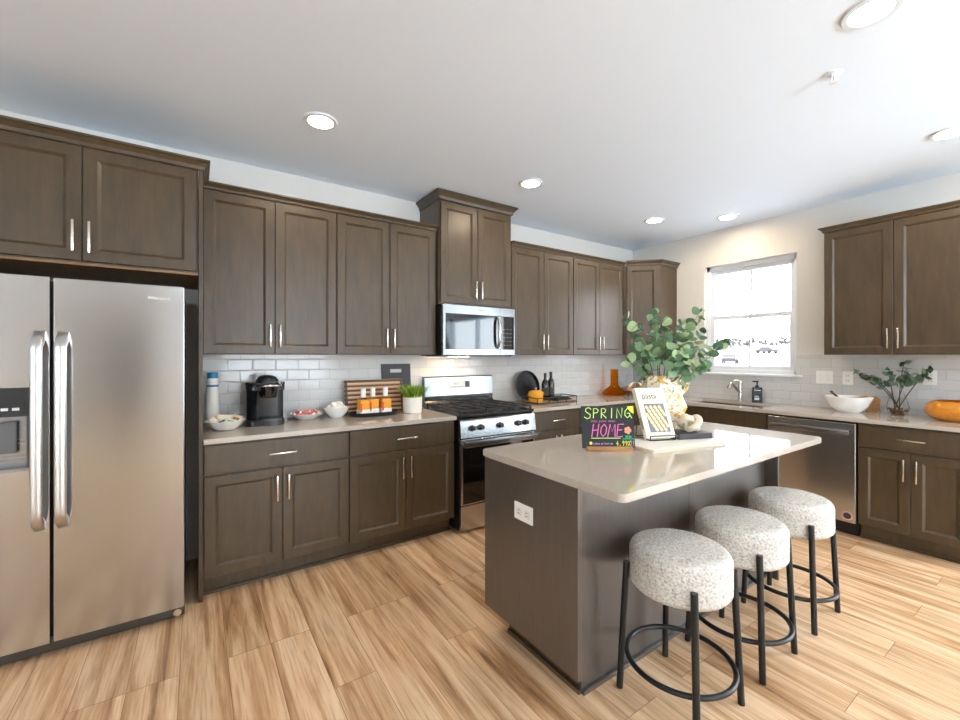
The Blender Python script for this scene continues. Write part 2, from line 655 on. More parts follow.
def prism(bm, poly, z0, z1, mat=0, M=None):
    """plan polygon extruded in z"""
    a = [bm.verts.new((x, y, z0)) for x, y in poly]
    b = [bm.verts.new((x, y, z1)) for x, y in poly]
    fs = [bm.faces.new(list(reversed(a))), bm.faces.new(b)]
    n = len(poly)
    for k in range(n):
        fs.append(bm.faces.new((a[k], a[(k + 1) % n], b[(k + 1) % n], b[k])))
    for f in fs:
        f.material_index = mat
    if M is not None:
        bmesh.ops.transform(bm, matrix=M, verts=a + b)


def rrect(x0, x1, y0, y1, r, n=6):
    out = []
    for cx, cy, a0 in ((x1 - r, y1 - r, 0), (x0 + r, y1 - r, 90), (x0 + r, y0 + r, 180), (x1 - r, y0 + r, 270)):
        for k in range(n + 1):
            a = R(a0 + 90 * k / n)
            out.append((cx + r * math.cos(a), cy + r * math.sin(a)))
    return out


def sphere(bm, r, c, u=12, v=8, sc=(1, 1, 1), mat=0):
    prof = [(r * math.sin(math.pi * i / v), -r * math.cos(math.pi * i / v) * sc[2]) for i in range(v + 1)]
    prof[0] = (0, prof[0][1])
    prof[-1] = (0, prof[-1][1])
    return lathe(bm, prof, u, c, sc[0], sc[1], mat=mat)


def obj(name, bm, mats, parent=None, loc=(0, 0, 0), rot=(0, 0, 0), smooth=None, label=None, kind=None):
    bmesh.ops.recalc_face_normals(bm, faces=bm.faces[:])
    me = bpy.data.meshes.new(name)
    bm.to_mesh(me)
    bm.free()
    if not isinstance(mats, (list, tuple)):
        mats = [mats]
    for m in mats:
        me.materials.append(MAT[m])
    if smooth is not None:
        for p in me.polygons:
            p.use_smooth = True
        me.set_sharp_from_angle(angle=R(smooth))
    o = bpy.data.objects.new(name, me)
    col.objects.link(o)
    o.location = loc
    o.rotation_euler = rot
    if parent is not None:
        o.parent = parent
    if label:
        o['label'] = label
    if kind:
        o['kind'] = kind
    return o


def thing(name, label, cat, loc=(0, 0, 0), rz=0.0, group=None):
    o = bpy.data.objects.new(name, None)
    o.empty_display_size = 0.1
    col.objects.link(o)
    o.location = loc
    o.rotation_euler = (0, 0, rz)
    o['label'] = label
    o['category'] = cat
    if group:
        o['group'] = group
    return o


def struct(name, bm, mat, parent=None, **kw):
    o = obj(name, bm, mat, parent, **kw)
    if parent is None:
        o['kind'] = 'structure'
    return o


def dup(root, loc, rz, label, group=None):
    r = root.copy()
    col.objects.link(r)
    r.location = loc
    r.rotation_euler = (0, 0, rz)
    r['label'] = label
    if group:
        r['group'] = group
    for ch in list(root.children):
        c = ch.copy()
        col.objects.link(c)
        c.parent = r
        for g in list(ch.children):
            d = g.copy()
            col.objects.link(d)
            d.parent = c
    return r


def text(name, body, size, mat, parent, loc, rot, align='CENTER', depth=0.0006, offset=0.0, shear=0.0, space=1.0):
    cu = bpy.data.curves.new(name, 'FONT')
    cu.body = body
    cu.size = size
    cu.align_x = align
    cu.align_y = 'CENTER'
    cu.extrude = depth
    cu.offset = offset
    cu.shear = shear
    cu.space_character = space
    tmp = bpy.data.objects.new(name + '_curve', cu)
    col.objects.link(tmp)
    dg = bpy.context.evaluated_depsgraph_get()
    dg.update()
    me = bpy.data.meshes.new_from_object(tmp.evaluated_get(dg))
    bpy.data.objects.remove(tmp)
    me.name = name
    me.materials.clear()
    me.materials.append(MAT[mat])
    o = bpy.data.objects.new(name, me)
    col.objects.link(o)
    o.parent = parent
    o.location = loc
    o.rotation_euler = rot
    return o


FRONT = (R(90), 0, 0)   # text facing local -y

# ------------------------------------------------------------------ room shell
H = 2.755
XL, YF = -11.4, -8.6
T = 0.14
b = BM(); box(b, XL - T, T, YF - T, T, -0.12, 0.0); struct('floor', b, 'oak_planks')
b = BM(); box(b, XL - T, T, YF - T, T, H, H + 0.12); struct('ceiling', b, 'ceiling_paint')
b = BM(); box(b, XL - T, T, 0, T, 0, H); wall_back = struct('wall_back', b, 'wall_paint')
WY0, WY1, WZ0, WZ1 = -1.815, -0.94, 1.195, 2.37
b = BM()
box(b, 0, T, WY1, 0, 0, H); box(b, 0, T, -3.65, WY0, 0, H)
box(b, 0, T, WY0, WY1, 0, WZ0); box(b, 0, T, WY0, WY1, WZ1, H)
box(b, 0, T, -5.65, -3.65, 0, 0.05); box(b, 0, T, -5.65, -3.65, 2.2, H)
box(b, 0, T, YF, -5.65, 0, H)
wall_right = struct('wall_right', b, 'wall_paint')
b = BM()
FX0, FX1, FZ0, FZ1 = -4.15, -1.65, 0.5, 2.25
GX0, GX1 = -11.1, -8.7
box(b, XL - T, GX0, YF - T, YF, 0, H); box(b, GX1, FX0, YF - T, YF, 0, H); box(b, GX0, GX1, YF - T, YF, 0, FZ0); box(b, GX0, GX1, YF - T, YF, FZ1, H); box(b, FX1, T, YF - T, YF, 0, H)
box(b, FX0, FX1, YF - T, YF, 0, FZ0); box(b, FX0, FX1, YF - T, YF, FZ1, H)
struct('wall_front', b, 'wall_paint')
b = BM(); box(b, XL - T, XL, YF, 0, 0, H); struct('wall_left', b, 'wall_paint')
b = BM()
box(b, -6.25, -5.55, YF + 0.002, YF + 0.03, 0.001, 2.05)
for x in (-6.32, -5.55):
    box(b, x, x + 0.07, YF + 0.002, YF + 0.045, 0.001, 2.12)
box(b, -6.25, -5.55, YF + 0.002, YF + 0.045, 2.05, 2.12)
struct('added_door', b, 'added_door_grey')  # unseen door added to give the refrigerator a dark reflected band


def glazing(name, M, w, z0, z1, n, rail):
    """framed glazing; local x along the wall, local y through it"""
    bm = BM()
    for k in range(n + 1):
        box(bm, k * w / n - 0.04, k * w / n + 0.04, -0.05, 0.02, z0, z1, M=M)
    for z in (z0, z1 - 0.08):
        box(bm, 0, w, -0.05, 0.02, z, z + 0.08, M=M)
    if rail:
        box(bm, 0, w, -0.04, 0.015, (z0 + z1) / 2 - 0.025, (z0 + z1) / 2 + 0.025, M=M)
    f = struct(name, bm, 'white_trim')
    bm = BM(); box(bm, 0, w, -0.016, -0.012, z0, z1, M=M)
    obj('pane', bm, 'window_glass', f)


glazing('window_2', Matrix.Translation((0.08, -5.65, 0)) @ Matrix.Rotation(R(90), 4, 'Z'), 2.0, 0.05, 2.2, 2, False)
glazing('window_3', Matrix.Translation((FX0, YF - 0.06, 0)), FX1 - FX0, FZ0, FZ1, 3, True)

glazing('fill_window', Matrix.Translation((GX0, YF - 0.06, 0)), GX1 - GX0, FZ0, FZ1, 2, True)  # unseen window added to let fill light onto the left ceiling

# tiled backsplash (part of the walls)
b = BM(); box(b, -4.712, -0.0095, -0.009, -0.0005, 0.90, 1.386); obj('backsplash', b, 'subway_tile', wall_back)
b = BM()
box(b, -0.009, -0.0005, WY1 + 0.0, 0, 0.90, 1.386)
box(b, -0.009, -0.0005, WY0 - 0.0, WY1, 0.90, 1.17)
box(b, -0.009, -0.0005, -3.02, WY0, 0.90, 1.386)
obj('backsplash', b, 'subway_tile', wall_right)

# window over the sink: double hung, one muntin in each sash
b = BM()
fx0, fx1 = 0.055, 0.125
box(b, fx0, fx1, WY0, WY0 + 0.035, WZ0, WZ1); box(b, fx0, fx1, WY1 - 0.035, WY1, WZ0, WZ1)
box(b, fx0, fx1, WY0, WY1, WZ0, WZ0 + 0.035); box(b, fx0, fx1, WY0, WY1, WZ1 - 0.045, WZ1)
win = struct('window_1', b, 'white_trim')
zm = 1.795


def sash(x0, x1, z0, z1):
    bm = BM()
    y0, y1 = WY0 + 0.036, WY1 - 0.036
    s = 0.042
    box(bm, x0, x1, y0, y0 + s, z0, z1, 0.003); box(bm, x0, x1, y1 - s, y1, z0, z1, 0.003)
    box(bm, x0, x1, y0 + s, y1 - s, z0, z0 + s, 0.003); box(bm, x0, x1, y0 + s, y1 - s, z1 - s, z1, 0.003)
    ym = (y0 + y1) / 2
    xm = (x0 + x1) / 2
    box(bm, xm - 0.007, xm + 0.007, ym - 0.009, ym + 0.009, z0 + s, z1 - s)
    o = obj('sash', bm, 'white_trim', win)
    bm = BM(); box(bm, xm - 0.002, xm + 0.002, y0 + s - 0.004, y1 - s + 0.004, z0 + s - 0.004, z1 - s + 0.004)
    obj('pane', bm, 'window_glass', o)


sash(0.092, 0.122, zm - 0.02, WZ1 - 0.046)
sash(0.060, 0.090, WZ0 + 0.036, zm + 0.022)
b = BM()
box(b, -0.035, 0.055, WY0 - 0.05, WY1 + 0.05, WZ0 - 0.022, WZ0 - 0.0005, 0.004)
obj('window_sill', b, 'white_trim', win)

# ------------------------------------------------------------------ what shows through the sink window
g = BM()
pts = [(0.6, -3.2), (14, -2.6), (40, -1.2), (60, 0.1), (100, 1.9), (130, 4.2), (240, 8.0)]


def ground_z(x):
    for (xa, za), (xb, zb_) in zip(pts, pts[1:]):
        if xa <= x <= xb:
            return za + (zb_ - za) * (x - xa) / (xb - xa)
    return 0.0


rows = []
for x, z in pts:
    rows.append([g.verts.new((x, y, z)) for y in range(-120, 261, 20)])
for a, c in zip(rows, rows[1:]):
    for k in range(len(a) - 1):
        g.faces.new((a[k], a[k + 1], c[k + 1], c[k]))
struct('ground', g, 'snow_ground', smooth=60)
b = BM(); box(b, T + 0.001, 4.5, -7.8, -2.6, -0.16, -0.06); struct('added_deck', b, 'added_deck_grey')  # unseen deck added to cut snow light bouncing in at the patio door
tr = BM()
for k in range(150):
    x = random.uniform(126, 134)
    y = -10 + k * 0.85 + random.uniform(-0.6, 0.6)
    h = random.uniform(1.4, 3.4)
    zb = ground_z(x) - 0.1
    tube(tr, [(x, y, zb), (x, y, zb + h)], [0.16, 0.05], 4)
    for q in range(5):
        a = random.uniform(0, 6.28)
        z0 = zb + h * random.uniform(0.3, 0.9)
        sphere(tr, random.uniform(0.25, 0.5), (x + 0.7 * math.cos(a), y + 0.7 * math.sin(a), z0), 6, 4)
o = obj('treeline', tr, 'tree_far', kind='stuff')
o['label'] = 'bare treeline on the snowy ridge seen through the sink window'
o['category'] = 'trees'


def car(label, loc, rz):
    t = thing('car', label, 'car', loc, rz, 'cars outside the sink window')
    bm = BM()
    pr = [(-2.2, 0.35), (2.2, 0.35), (2.25, 0.8), (1.3, 0.95), (0.7, 1.45), (-1.2, 1.48), (-1.9, 0.98), (-2.25, 0.85)]
    a = [bm.verts.new((x, -0.85, z)) for x, z in pr]
    c = [bm.verts.new((x, 0.85, z)) for x, z in pr]
    bm.faces.new(a); bm.faces.new(list(reversed(c)))
    for k in range(len(pr)):
        bm.faces.new((a[k], a[(k + 1) % len(pr)], c[(k + 1) % len(pr)], c[k]))
    obj('body', bm, 'car_paint', t)
    for x in (-1.4, 1.4):
        for s in (-0.88, 0.88):
            bm = BM(); cyl(bm, 0.35, -0.1, 0.1, 16, M=Matrix.Translation((x, s, 0.35)) @ Matrix.Rotation(R(90), 4, 'X'))
            obj('wheel', bm, 'tyre', t)


car('dark car on the snowy slope outside, behind the right half of the sink window', (100, 38.2, ground_z(100)), R(70))
car('dark car on the snow outside, behind the left half of the sink window', (62, 28.0, ground_z(62)), R(20))

# ------------------------------------------------------------------ cabinet helpers
DT = 0.02


def handle(parent, cx, y, cz, length, vertical):
    bm = BM()
    L = length / 2
    r = 0.0055
    if vertical:
        box(bm, cx - r, cx + r, y - 0.034, y - 0.024, cz - L, cz + L, 0.0025)
        for s in (-1, 1):
            box(bm, cx - 0.004, cx + 0.004, y - 0.026, y + 0.0, cz + s * (L - 0.014) - 0.005, cz + s * (L - 0.014) + 0.005)
    else:
        box(bm, cx - L, cx + L, y - 0.034, y - 0.024, cz - r, cz + r, 0.0025)
        for s in (-1, 1):
            box(bm, cx + s * (L - 0.014) - 0.005, cx + s * (L - 0.014) + 0.005, y - 0.026, y + 0.0, cz - 0.004, cz + 0.004)
    return obj('handle', bm, 'nickel', parent, smooth=40)


def door_mesh(x0, x1, z0, z1, yb, fw=0.054, bw=0.014, rd=0.011, M=None):
    """recessed panel door, back at yb, front at yb-DT (faces -y)"""
    bm = BM()
    yf = yb - DT
    rings = []

    def ring(i, y):
        return [bm.verts.new(p) for p in ((x0 + i, y, z0 + i), (x1 - i, y, z0 + i), (x1 - i, y, z1 - i), (x0 + i, y, z1 - i))]
    for i, y in ((0, yb), (0, yf + 0.002), (0.002, yf), (fw, yf), (fw + 0.0015, yf + 0.001), (fw + bw, yf + rd), (fw + bw + 0.001, yf + rd)):
        rings.append(ring(i, y))
    for a, c in zip(rings, rings[1:]):
        for k in range(4):
            bm.faces.new((a[k], a[(k + 1) % 4], c[(k + 1) % 4], c[k]))
    bm.faces.new(rings[-1])
    bm.faces.new(list(reversed(rings[0])))
    if M is not None:
        bmesh.ops.transform(bm, matrix=M, verts=bm.verts[:])
    return bm


def add_door(t, x0, x1, z0, z1, yb, hx=None, hz=None, hl=0.155, wood_m='cabinet_wood'):
    d = obj('door', door_mesh(x0, x1, z0, z1, yb), wood_m, t)
    if hx is not None:
        handle(d, hx, yb - DT, hz, hl, True)
    return d


def add_drawer(t, x0, x1, z0, z1, yb, hl=0.155, pull=True, wood_m='cabinet_wood'):
    bm = BM(); box(bm, x0, x1, yb - DT, yb, z0, z1, 0.0025)
    d = obj('drawer', bm, wood_m, t)
    if pull:
        handle(d, (x0 + x1) / 2, yb - DT, (z0 + z1) / 2, hl, False)
    return d


def offset_path(path, o):
    """offset an open plan polyline outwards (to its right-hand side)"""
    P = [Vector(p) for p in path]
    out = []
    for i, p in enumerate(P):
        ns = []
        if i > 0:
            d = (P[i] - P[i - 1]).normalized(); ns.append(Vector((d.y, -d.x)))
        if i < len(P) - 1:
            d = (P[i + 1] - P[i]).normalized(); ns.append(Vector((d.y, -d.x)))
        if len(ns) == 1:
            out.append(p + ns[0] * o)
        else:
            m = (ns[0] + ns[1]).normalized()
            out.append(p + m * (o / max(0.2, m.dot(ns[0]))))
    return out


def crown(t, path, z0, h, proj, mat='cabinet_wood'):
    prof = [(0, 0), (0.006, 0), (0.009, 0.12 * h), (0.3 * proj, 0.35 * h), (0.75 * proj, 0.7 * h), (proj, 0.78 * h), (proj, h), (-0.012, h), (-0.012, 0)]
    bm = BM()
    cols = []
    for o, z in prof:
        cols.append([bm.verts.new((p.x, p.y, z0 + z)) for p in offset_path(path, o)])
    n = len(path)
    m = len(prof)
    for j in range(m):
        a, c = cols[j], cols[(j + 1) % m]
        for k in range(n - 1):
            bm.faces.new((a[k], a[k + 1], c[k + 1], c[k]))
    bm.faces.new([cols[j][0] for j in range(m)])
    bm.faces.new([cols[j][-1] for j in reversed(range(m))])
    return obj('crown_moulding', bm, mat, t)


UB, UT = 1.387, 2.425


def upper(label, x0, w, loc, rz, path_sides='none', group=None):
    t = thing('upper_cabinet', label, 'cabinet', loc, rz, group)
    bm = BM(); box(bm, 0.0008, w - 0.0008, -0.306, -0.001, UB, UT)
    obj('body', bm, 'cabinet_wood', t)
    m = w / 2
    g_ = 0.0045
    add_door(t, g_, m - 0.0022, UB + 0.004, UT - 0.008, -0.306, m - 0.03, UB + 0.125)
    add_door(t, m + 0.0022, w - g_, UB + 0.004, UT - 0.008, -0.306, m + 0.03, UB + 0.125)
    path = [(0.001, -0.326), (w - 0.001, -0.326)]
    if path_sides == 'left':
        path = [(0.001, -0.003)] + path
    if path_sides == 'right':
        path = path + [(w - 0.001, -0.003)]
    crown(t, path, UT - 0.006, 0.042, 0.032)
    # underside light rail shadow line
    return t


def base(label, w, loc, rz, fronts='1drawer2door', group=None, end_left=False, open_top=False):
    t = thing('base_cabinet', label, 'cabinet', loc, rz, group)
    bm = BM()
    if open_top:
        box(bm, 0.0008, 0.02, -0.61, -0.003, 0.115, 0.878); box(bm, w - 0.02, w - 0.0008, -0.61, -0.003, 0.115, 0.878)
        box(bm, 0.02, w - 0.02, -0.61, -0.003, 0.115, 0.135); box(bm, 0.02, w - 0.02, -0.61, -0.592, 0.135, 0.878)
    else:
        box(bm, 0.0008, w - 0.0008, -0.61, -0.003, 0.115, 0.878)
    obj('body', bm, 'cabinet_wood', t)
    bm = BM(); box(bm, 0.0008, w - 0.0008, -0.545, -0.50, 0.0, 0.114)
    obj('toe_kick', bm, 'cabinet_wood', t)
    m = w / 2
    g_ = 0.0045
    if fronts == 'false2door':
        add_drawer(t, g_, w - g_, 0.705, 0.867, -0.61, pull=False)
    else:
        add_drawer(t, g_, w - g_, 0.705, 0.867, -0.61)
    if fronts.endswith('2door'):
        add_door(t, g_, m - 0.0022, 0.122, 0.692, -0.61, m - 0.032, 0.575)
        add_door(t, m + 0.0022, w - g_, 0.122, 0.692, -0.61, m + 0.032, 0.575)
    else:
        add_door(t, g_, w - g_, 0.122, 0.692, -0.61, g_ + 0.032, 0.575)
    return t


WC = 0.817
XA = -4.714
base('dark wood base cabinet beside the refrigerator, below the white bottle and coffee maker', WC, (XA, 0, 0), 0)
base('dark wood base cabinet left of the gas range, below the potted grass', WC, (XA + WC, 0, 0), 0)
upper('dark wood wall cabinet with two tall doors next to the refrigerator, above the coffee maker', 0, WC, (XA, 0, 0), 0)
upper('dark wood wall cabinet with two tall doors left of the microwave, above the potted grass', 0, WC, (XA + WC, 0, 0), 0)
WD = 0.8345
upper('dark wood wall cabinet right of the microwave, above the round black tray', 0, WD, (-2.282, 0, 0), 0)
upper('dark wood wall cabinet beside the angled corner cabinet, above the amber decanter', 0, WD, (-2.282 + WD, 0, 0), 0)
base('dark wood base cabinet right of the gas range, one drawer visible behind the island', 0.604, (-2.288, 0, 0), 0)
# corner base with a blind front
t = thing('base_cabinet', 'dark wood corner base cabinet under the amber decanter, mostly hidden by the island', 'cabinet', (-1.682, 0, 0), 0)
b = BM(); box(b, 0.0008, 1.68, -0.61, -0.003, 0.115, 0.878); obj('body', b, 'cabinet_wood', t)
b = BM(); box(b, 0.0008, 1.08, -0.545, -0.50, 0, 0.114); obj('toe_kick', b, 'cabinet_wood', t)
add_drawer(t, 0.004, 0.60, 0.705, 0.867, -0.61)
add_door(t, 0.004, 0.60, 0.122, 0.692, -0.61, 0.036, 0.575)
b = BM(); box(b, 0.603, 1.06, -0.63, -0.61, 0.122, 0.867); obj('filler_panel', b, 'cabinet_wood', t)

# right run (local x runs towards -y)
RZ = R(-90)
t = base('dark wood sink base cabinet under the window, behind the island', 0.905, (0, -0.906, 0), RZ, 'false2door', open_top=True)
b = BM(); box(b, -0.27, 0.0, -0.63, -0.612, 0.115, 0.867); obj('filler_panel', b, 'cabinet_wood', t)
base('dark wood base cabinet right of the dishwasher, under the sprig vase', 0.567, (0, -2.419, 0), RZ)
upper('dark wood wall cabinet right of the sink window, above the white salad bowl', 0, 0.866, (0, -2.12, 0), RZ, 'left')

# fridge surround
t = thing('tall_end_panel', 'dark wood tall end panel between the refrigerator and the coffee counter', 'panel', (-4.735, 0, 0))
b = BM(); box(b, 0, 0.0195, -0.632, -0.001, 0, UT, 0.0015); obj('panel', b, 'cabinet_wood', t)
t = thing('upper_cabinet', 'wide two-door dark wood cabinet above the refrigerator', 'cabinet', (-5.71, 0, 0))
w = 0.973
b = BM(); box(b, 0.0, w, -0.606, -0.001, 1.838, UT); obj('body', b, ['cabinet_wood'], t)
b = BM(); box(b, 0.0, w, -0.62, -0.001, 1.826, 1.8378); obj('bottom_panel', b, 'cabinet_interior', t)
m = w / 2 + 0.0095
add_door(t, 0.004, m - 0.0022, 1.848, UT - 0.012, -0.606, m - 0.03, 1.848 + 0.115)
add_door(t, m + 0.0022, w - 0.008, 1.848, UT - 0.012, -0.606, m + 0.03, 1.848 + 0.115)
crown(t, [(0.0, -0.634), (w + 0.021, -0.634), (w + 0.0205, -0.364)], UT - 0.012, 0.052, 0.035)
t = thing('tall_end_panel', 'dark wood tall end panel on the far left of the refrigerator', 'panel', (-5.732, 0, 0))
b = BM(); box(b, 0, 0.02, -0.632, -0.001, 0, UT, 0.0015); obj('panel', b, 'cabinet_wood', t)

# range cabinet (taller, to the ceiling)
t = thing('upper_cabinet', 'tall dark wood cabinet above the microwave reaching up to the ceiling', 'cabinet', (-3.072, 0, 0))
w = 0.762
b = BM(); box(b, 0.0, w, -0.352, -0.001, 1.815, 2.69); obj('body', b, 'cabinet_wood', t)
m = w / 2
add_door(t, 0.012, m - 0.0022, 1.826, 2.672, -0.352, m - 0.03, 1.826 + 0.125)
add_door(t, m + 0.0022, w - 0.012, 1.826, 2.672, -0.352, m + 0.03, 1.826 + 0.125)
crown(t, [(0, -0.003), (0, -0.372), (w, -0.372), (w, -0.003)], 2.682, 0.068, 0.042)
# corner cabinet with an angled door
t = thing('corner_wall_cabinet', 'dark wood wall cabinet with an angled single door in the room corner', 'cabinet', (0, 0, 0))
cp = [(-0.001, -0.001), (-0.61, -0.001), (-0.61, -0.33), (-0.33, -0.61), (-0.001, -0.61)]
b = BM(); prism(b, cp, UB, UT); obj('body', b, 'cabinet_wood', t)
dm = door_mesh(0.022, 0.374, UB + 0.004, UT - 0.01, 0.0, M=Matrix.Translation((-0.61, -0.33, 0)) @ Matrix.Rotation(R(-45), 4, 'Z'))
d = obj('door', dm, 'cabinet_wood', t)
hb = handle(d, 0.345, -DT, UB + 0.125, 0.155, True)
hb.matrix_local = Matrix.Translation((-0.61, -0.33, 0)) @ Matrix.Rotation(R(-45), 4, 'Z')
crown(t, [(-0.606, -0.352), (-0.338, -0.62), (-0.001, -0.62)], UT - 0.006, 0.058, 0.034)

# shoe moulding
b = BM(); box(b, XA, -3.085, -0.562, -0.5455, 0, 0.018); struct('trim_1', b, 'cabinet_wood')
b = BM(); box(b, -0.562, -0.5455, -2.985, -2.42, 0, 0.018); struct('trim_2', b, 'cabinet_wood')

# ------------------------------------------------------------------ countertops
CT0, CT1 = 0.88, 0.91
t = thing('countertop', 'beige quartz countertop running from the refrigerator panel to the range', 'countertop', (0, 0, 0))
b = BM(); box(b, XA + 0.001, -3.072, -0.648, -0.0095, CT0, CT1, 0.002); obj('slab', b, 'quartz', t)
t = thing('countertop', 'beige quartz corner countertop wrapping from the range past the sink', 'countertop', (0, 0, 0))
SX0, SX1, SY0, SY1 = -0.545, -0.135, -1.73, -1.0
b = BM()
box(b, -2.294, -0.648, -0.648, -0.0095, CT0, CT1)
box(b, -0.648, -0.0095, SY1, -0.0095, CT0, CT1)
box(b, -0.648, SX0, SY0, SY1, CT0, CT1); box(b, SX1, -0.0095, SY0, SY1, CT0, CT1)
box(b, -0.648, -0.0095, -3.0, SY0, CT0, CT1)
obj('slab', b, 'quartz', t)
t = thing('kitchen_sink', 'undermount stainless steel sink below the window', 'sink', (0, 0, 0))
b = BM()
zb = 0.68
box(b, SX0 - 0.012, SX1 + 0.012, SY0 - 0.012, SY1 + 0.012, zb - 0.01, zb)
for (a, c, d_, e) in ((SX0 - 0.012, SX0 - 0.002, SY0 - 0.012, SY1 + 0.012), (SX1 + 0.002, SX1 + 0.012, SY0 - 0.012, SY1 + 0.012)):
    box(b, a, c, d_, e, zb, 0.879)
for (d_, e) in ((SY0 - 0.012, SY0 - 0.002), (SY1 + 0.002, SY1 + 0.012)):
    box(b, SX0 - 0.002, SX1 + 0.002, d_, e, zb, 0.879)
obj('basin', b, 'stainless', t)
b = BM(); cyl(b, 0.045, zb, zb + 0.004, 24, c=((SX0 + SX1) / 2, (SY0 + SY1) / 2, 0)); obj('drain', b, 'steel_dark', t)

# ------------------------------------------------------------------ refrigerator
t = thing('refrigerator', 'stainless steel side-by-side refrigerator with a water dispenser', 'refrigerator', (-5.705, 0, 0))
FW = 0.908
fy = -0.775
dg = 0.413
b = BM(); box(b, 0.006, FW - 0.006, -0.70, -0.03, 0.03, 1.725); obj('body', b, 'dark_grey_plastic', t)
b = BM()
box(b, 0.0, FW, -0.735, -0.70, 0.012, 0.068, 0.003)
box(b, FW - 0.16, FW - 0.012, -0.742, -0.735, 0.02, 0.058, 0.002)
obj('base_grille', b, 'steel_dark', t)
b = BM(); cyl(b, 0.018, -0.012, 0.012, 16, M=Matrix.Translation((FW - 0.03, -0.748, 0.043)) @ Matrix.Rotation(R(90), 4, 'X'))
obj('levelling_foot', b, 'nickel', t)
# freezer door with an opening for the dispenser
DX0, DX1, DZ0, DZ1 = 0.125, 0.348, 0.875, 1.235
b = BM()
z0, z1 = 0.072, 1.735
x0, x1 = 0.0, dg - 0.006
box(b, x0, DX0, fy, -0.705, z0, z1); box(b, DX1, x1, fy, -0.705, z0, z1)
box(b, DX0, DX1, fy, -0.705, z0, DZ0); box(b, DX0, DX1, fy, -0.705, DZ1, z1)
fd = obj('freezer_door', b, 'stainless', t)
b = BM()
box(b, DX0, DX1, fy + 0.055, fy + 0.06, DZ0, DZ1 - 0.125)
box(b, DX0, DX0 + 0.012, fy + 0.001, fy + 0.055, DZ0, DZ1 - 0.125); box(b, DX1 - 0.014, DX1, fy + 0.001, fy + 0.055, DZ0, DZ1 - 0.125, mat=1)
box(b, DX0, DX1, fy - 0.004, fy + 0.055, DZ0 - 0.008, DZ0 + 0.006)
obj('dispenser_recess', b, ['stainless_bright', 'dark_grey_plastic'], fd)
b = BM(); box(b, DX0 - 0.002, DX1 + 0.002, fy - 0.005, fy + 0.02, DZ1 - 0.125, DZ1 + 0.002, 0.003); cp_ = obj('control_panel', b, 'black_plastic', fd)
for k in range(5):
    b = BM(); box(b, DX0 + 0.03 + k * 0.034, DX0 + 0.052 + k * 0.034, fy - 0.0062, fy - 0.0048, DZ1 - 0.098, DZ1 - 0.086)
    obj('button_mark', b, 'ice_light', fd)
b = BM(); box(b, DX0 + 0.115, DX0 + 0.17, fy + 0.03, fy + 0.045, DZ0 + 0.07, DZ0 + 0.21, 0.004); obj('paddle', b, 'grey_paddle', fd)
b = BM(); box(b, dg + 0.006, FW, fy, -0.705, z0, z1, 0.004); rd_ = obj('fridge_door', b, 'stainless', t)
text('logo', 'Whirlpool', 0.022, 'label_white', rd_, (FW - 0.105, fy - 0.0005, 1.668), FRONT, depth=0.0004)


def bow_handle(parent, cx):
    bm = BM()
    n = 24
    A, Bq = [], []
    for k in range(n + 1):
        s = k / n
        z = 0.59 + 0.90 * s
        e = min(s, 1 - s) / 0.10
        out = 0.058 * (1 - (1 - min(1, e)) ** 2) ** 0.5 if e < 1 else 0.058
        out += 0.006 * math.sin(math.pi * s)
        wd = 0.019
        y1 = fy - out - 0.003
        y0 = y1 + 0.016 if e >= 0.55 else fy + 0.001
        A.append([bm.verts.new(p) for p in ((cx - wd, y0, z), (cx - wd, y1 + 0.004, z), (cx - wd + 0.004, y1, z), (cx + wd - 0.004, y1, z), (cx + wd, y1 + 0.004, z), (cx + wd, y0, z))])
    for a, c in zip(A, A[1:]):
        for k in range(6):
            bm.faces.new((a[k], a[(k + 1) % 6], c[(k + 1) % 6], c[k]))
    bm.faces.new(A[0]); bm.faces.new(list(reversed(A[-1])))
    obj('handle', bm, 'handle_steel', parent, smooth=50)


bow_handle(fd, dg - 0.037)
bow_handle(rd_, dg + 0.040)

# ------------------------------------------------------------------ gas range
t = thing('gas_range', 'stainless steel gas range with black cooktop and five front knobs', 'range', (-3.062, 0, 0))
w = 0.758
b = BM(); box(b, 0, w, -0.655, -0.012, 0.02, 0.895); obj('body', b, 'black_enamel', t)
b = BM()
box(b, 0, w, -0.675, -0.06, 0.896, 0.915, 0.004)
ck = obj('cooktop', b, 'black_enamel', t)
for cx, cy, r_ in ((0.17, -0.52, 0.048), (0.17, -0.24, 0.04), (0.59, -0.52, 0.055), (0.59, -0.24, 0.036), (0.38, -0.38, 0.046)):
    b = BM(); lathe(b, [(0, 0.915), (r_, 0.915), (r_, 0.924), (r_ * 0.7, 0.927), (r_ * 0.7, 0.934), (0, 0.936)], 20, (cx, cy, 0)); obj('burner', b, 'cast_iron', ck, smooth=40)
for gx0, gx1 in ((0.02, 0.25), (0.265, 0.495), (0.51, 0.74)):
    b = BM()
    gz0, gz1 = 0.938, 0.950
    for y in (-0.655, -0.49, -0.36, -0.23, -0.10):
        box(b, gx0, gx1, y - 0.006, y + 0.006, gz0, gz1)
    for x in (gx0 + 0.006, (gx0 + gx1) / 2, gx1 - 0.006):
        box(b, x - 0.006, x + 0.006, -0.655, -0.10, gz0, gz1)
    for x in (gx0 + 0.006, gx1 - 0.006):
        for y in (-0.652, -0.103):
            box(b, x - 0.007, x + 0.007, y - 0.007, y + 0.007, 0.915, gz0)
    obj('grate', b, 'cast_iron', ck)
b = BM()
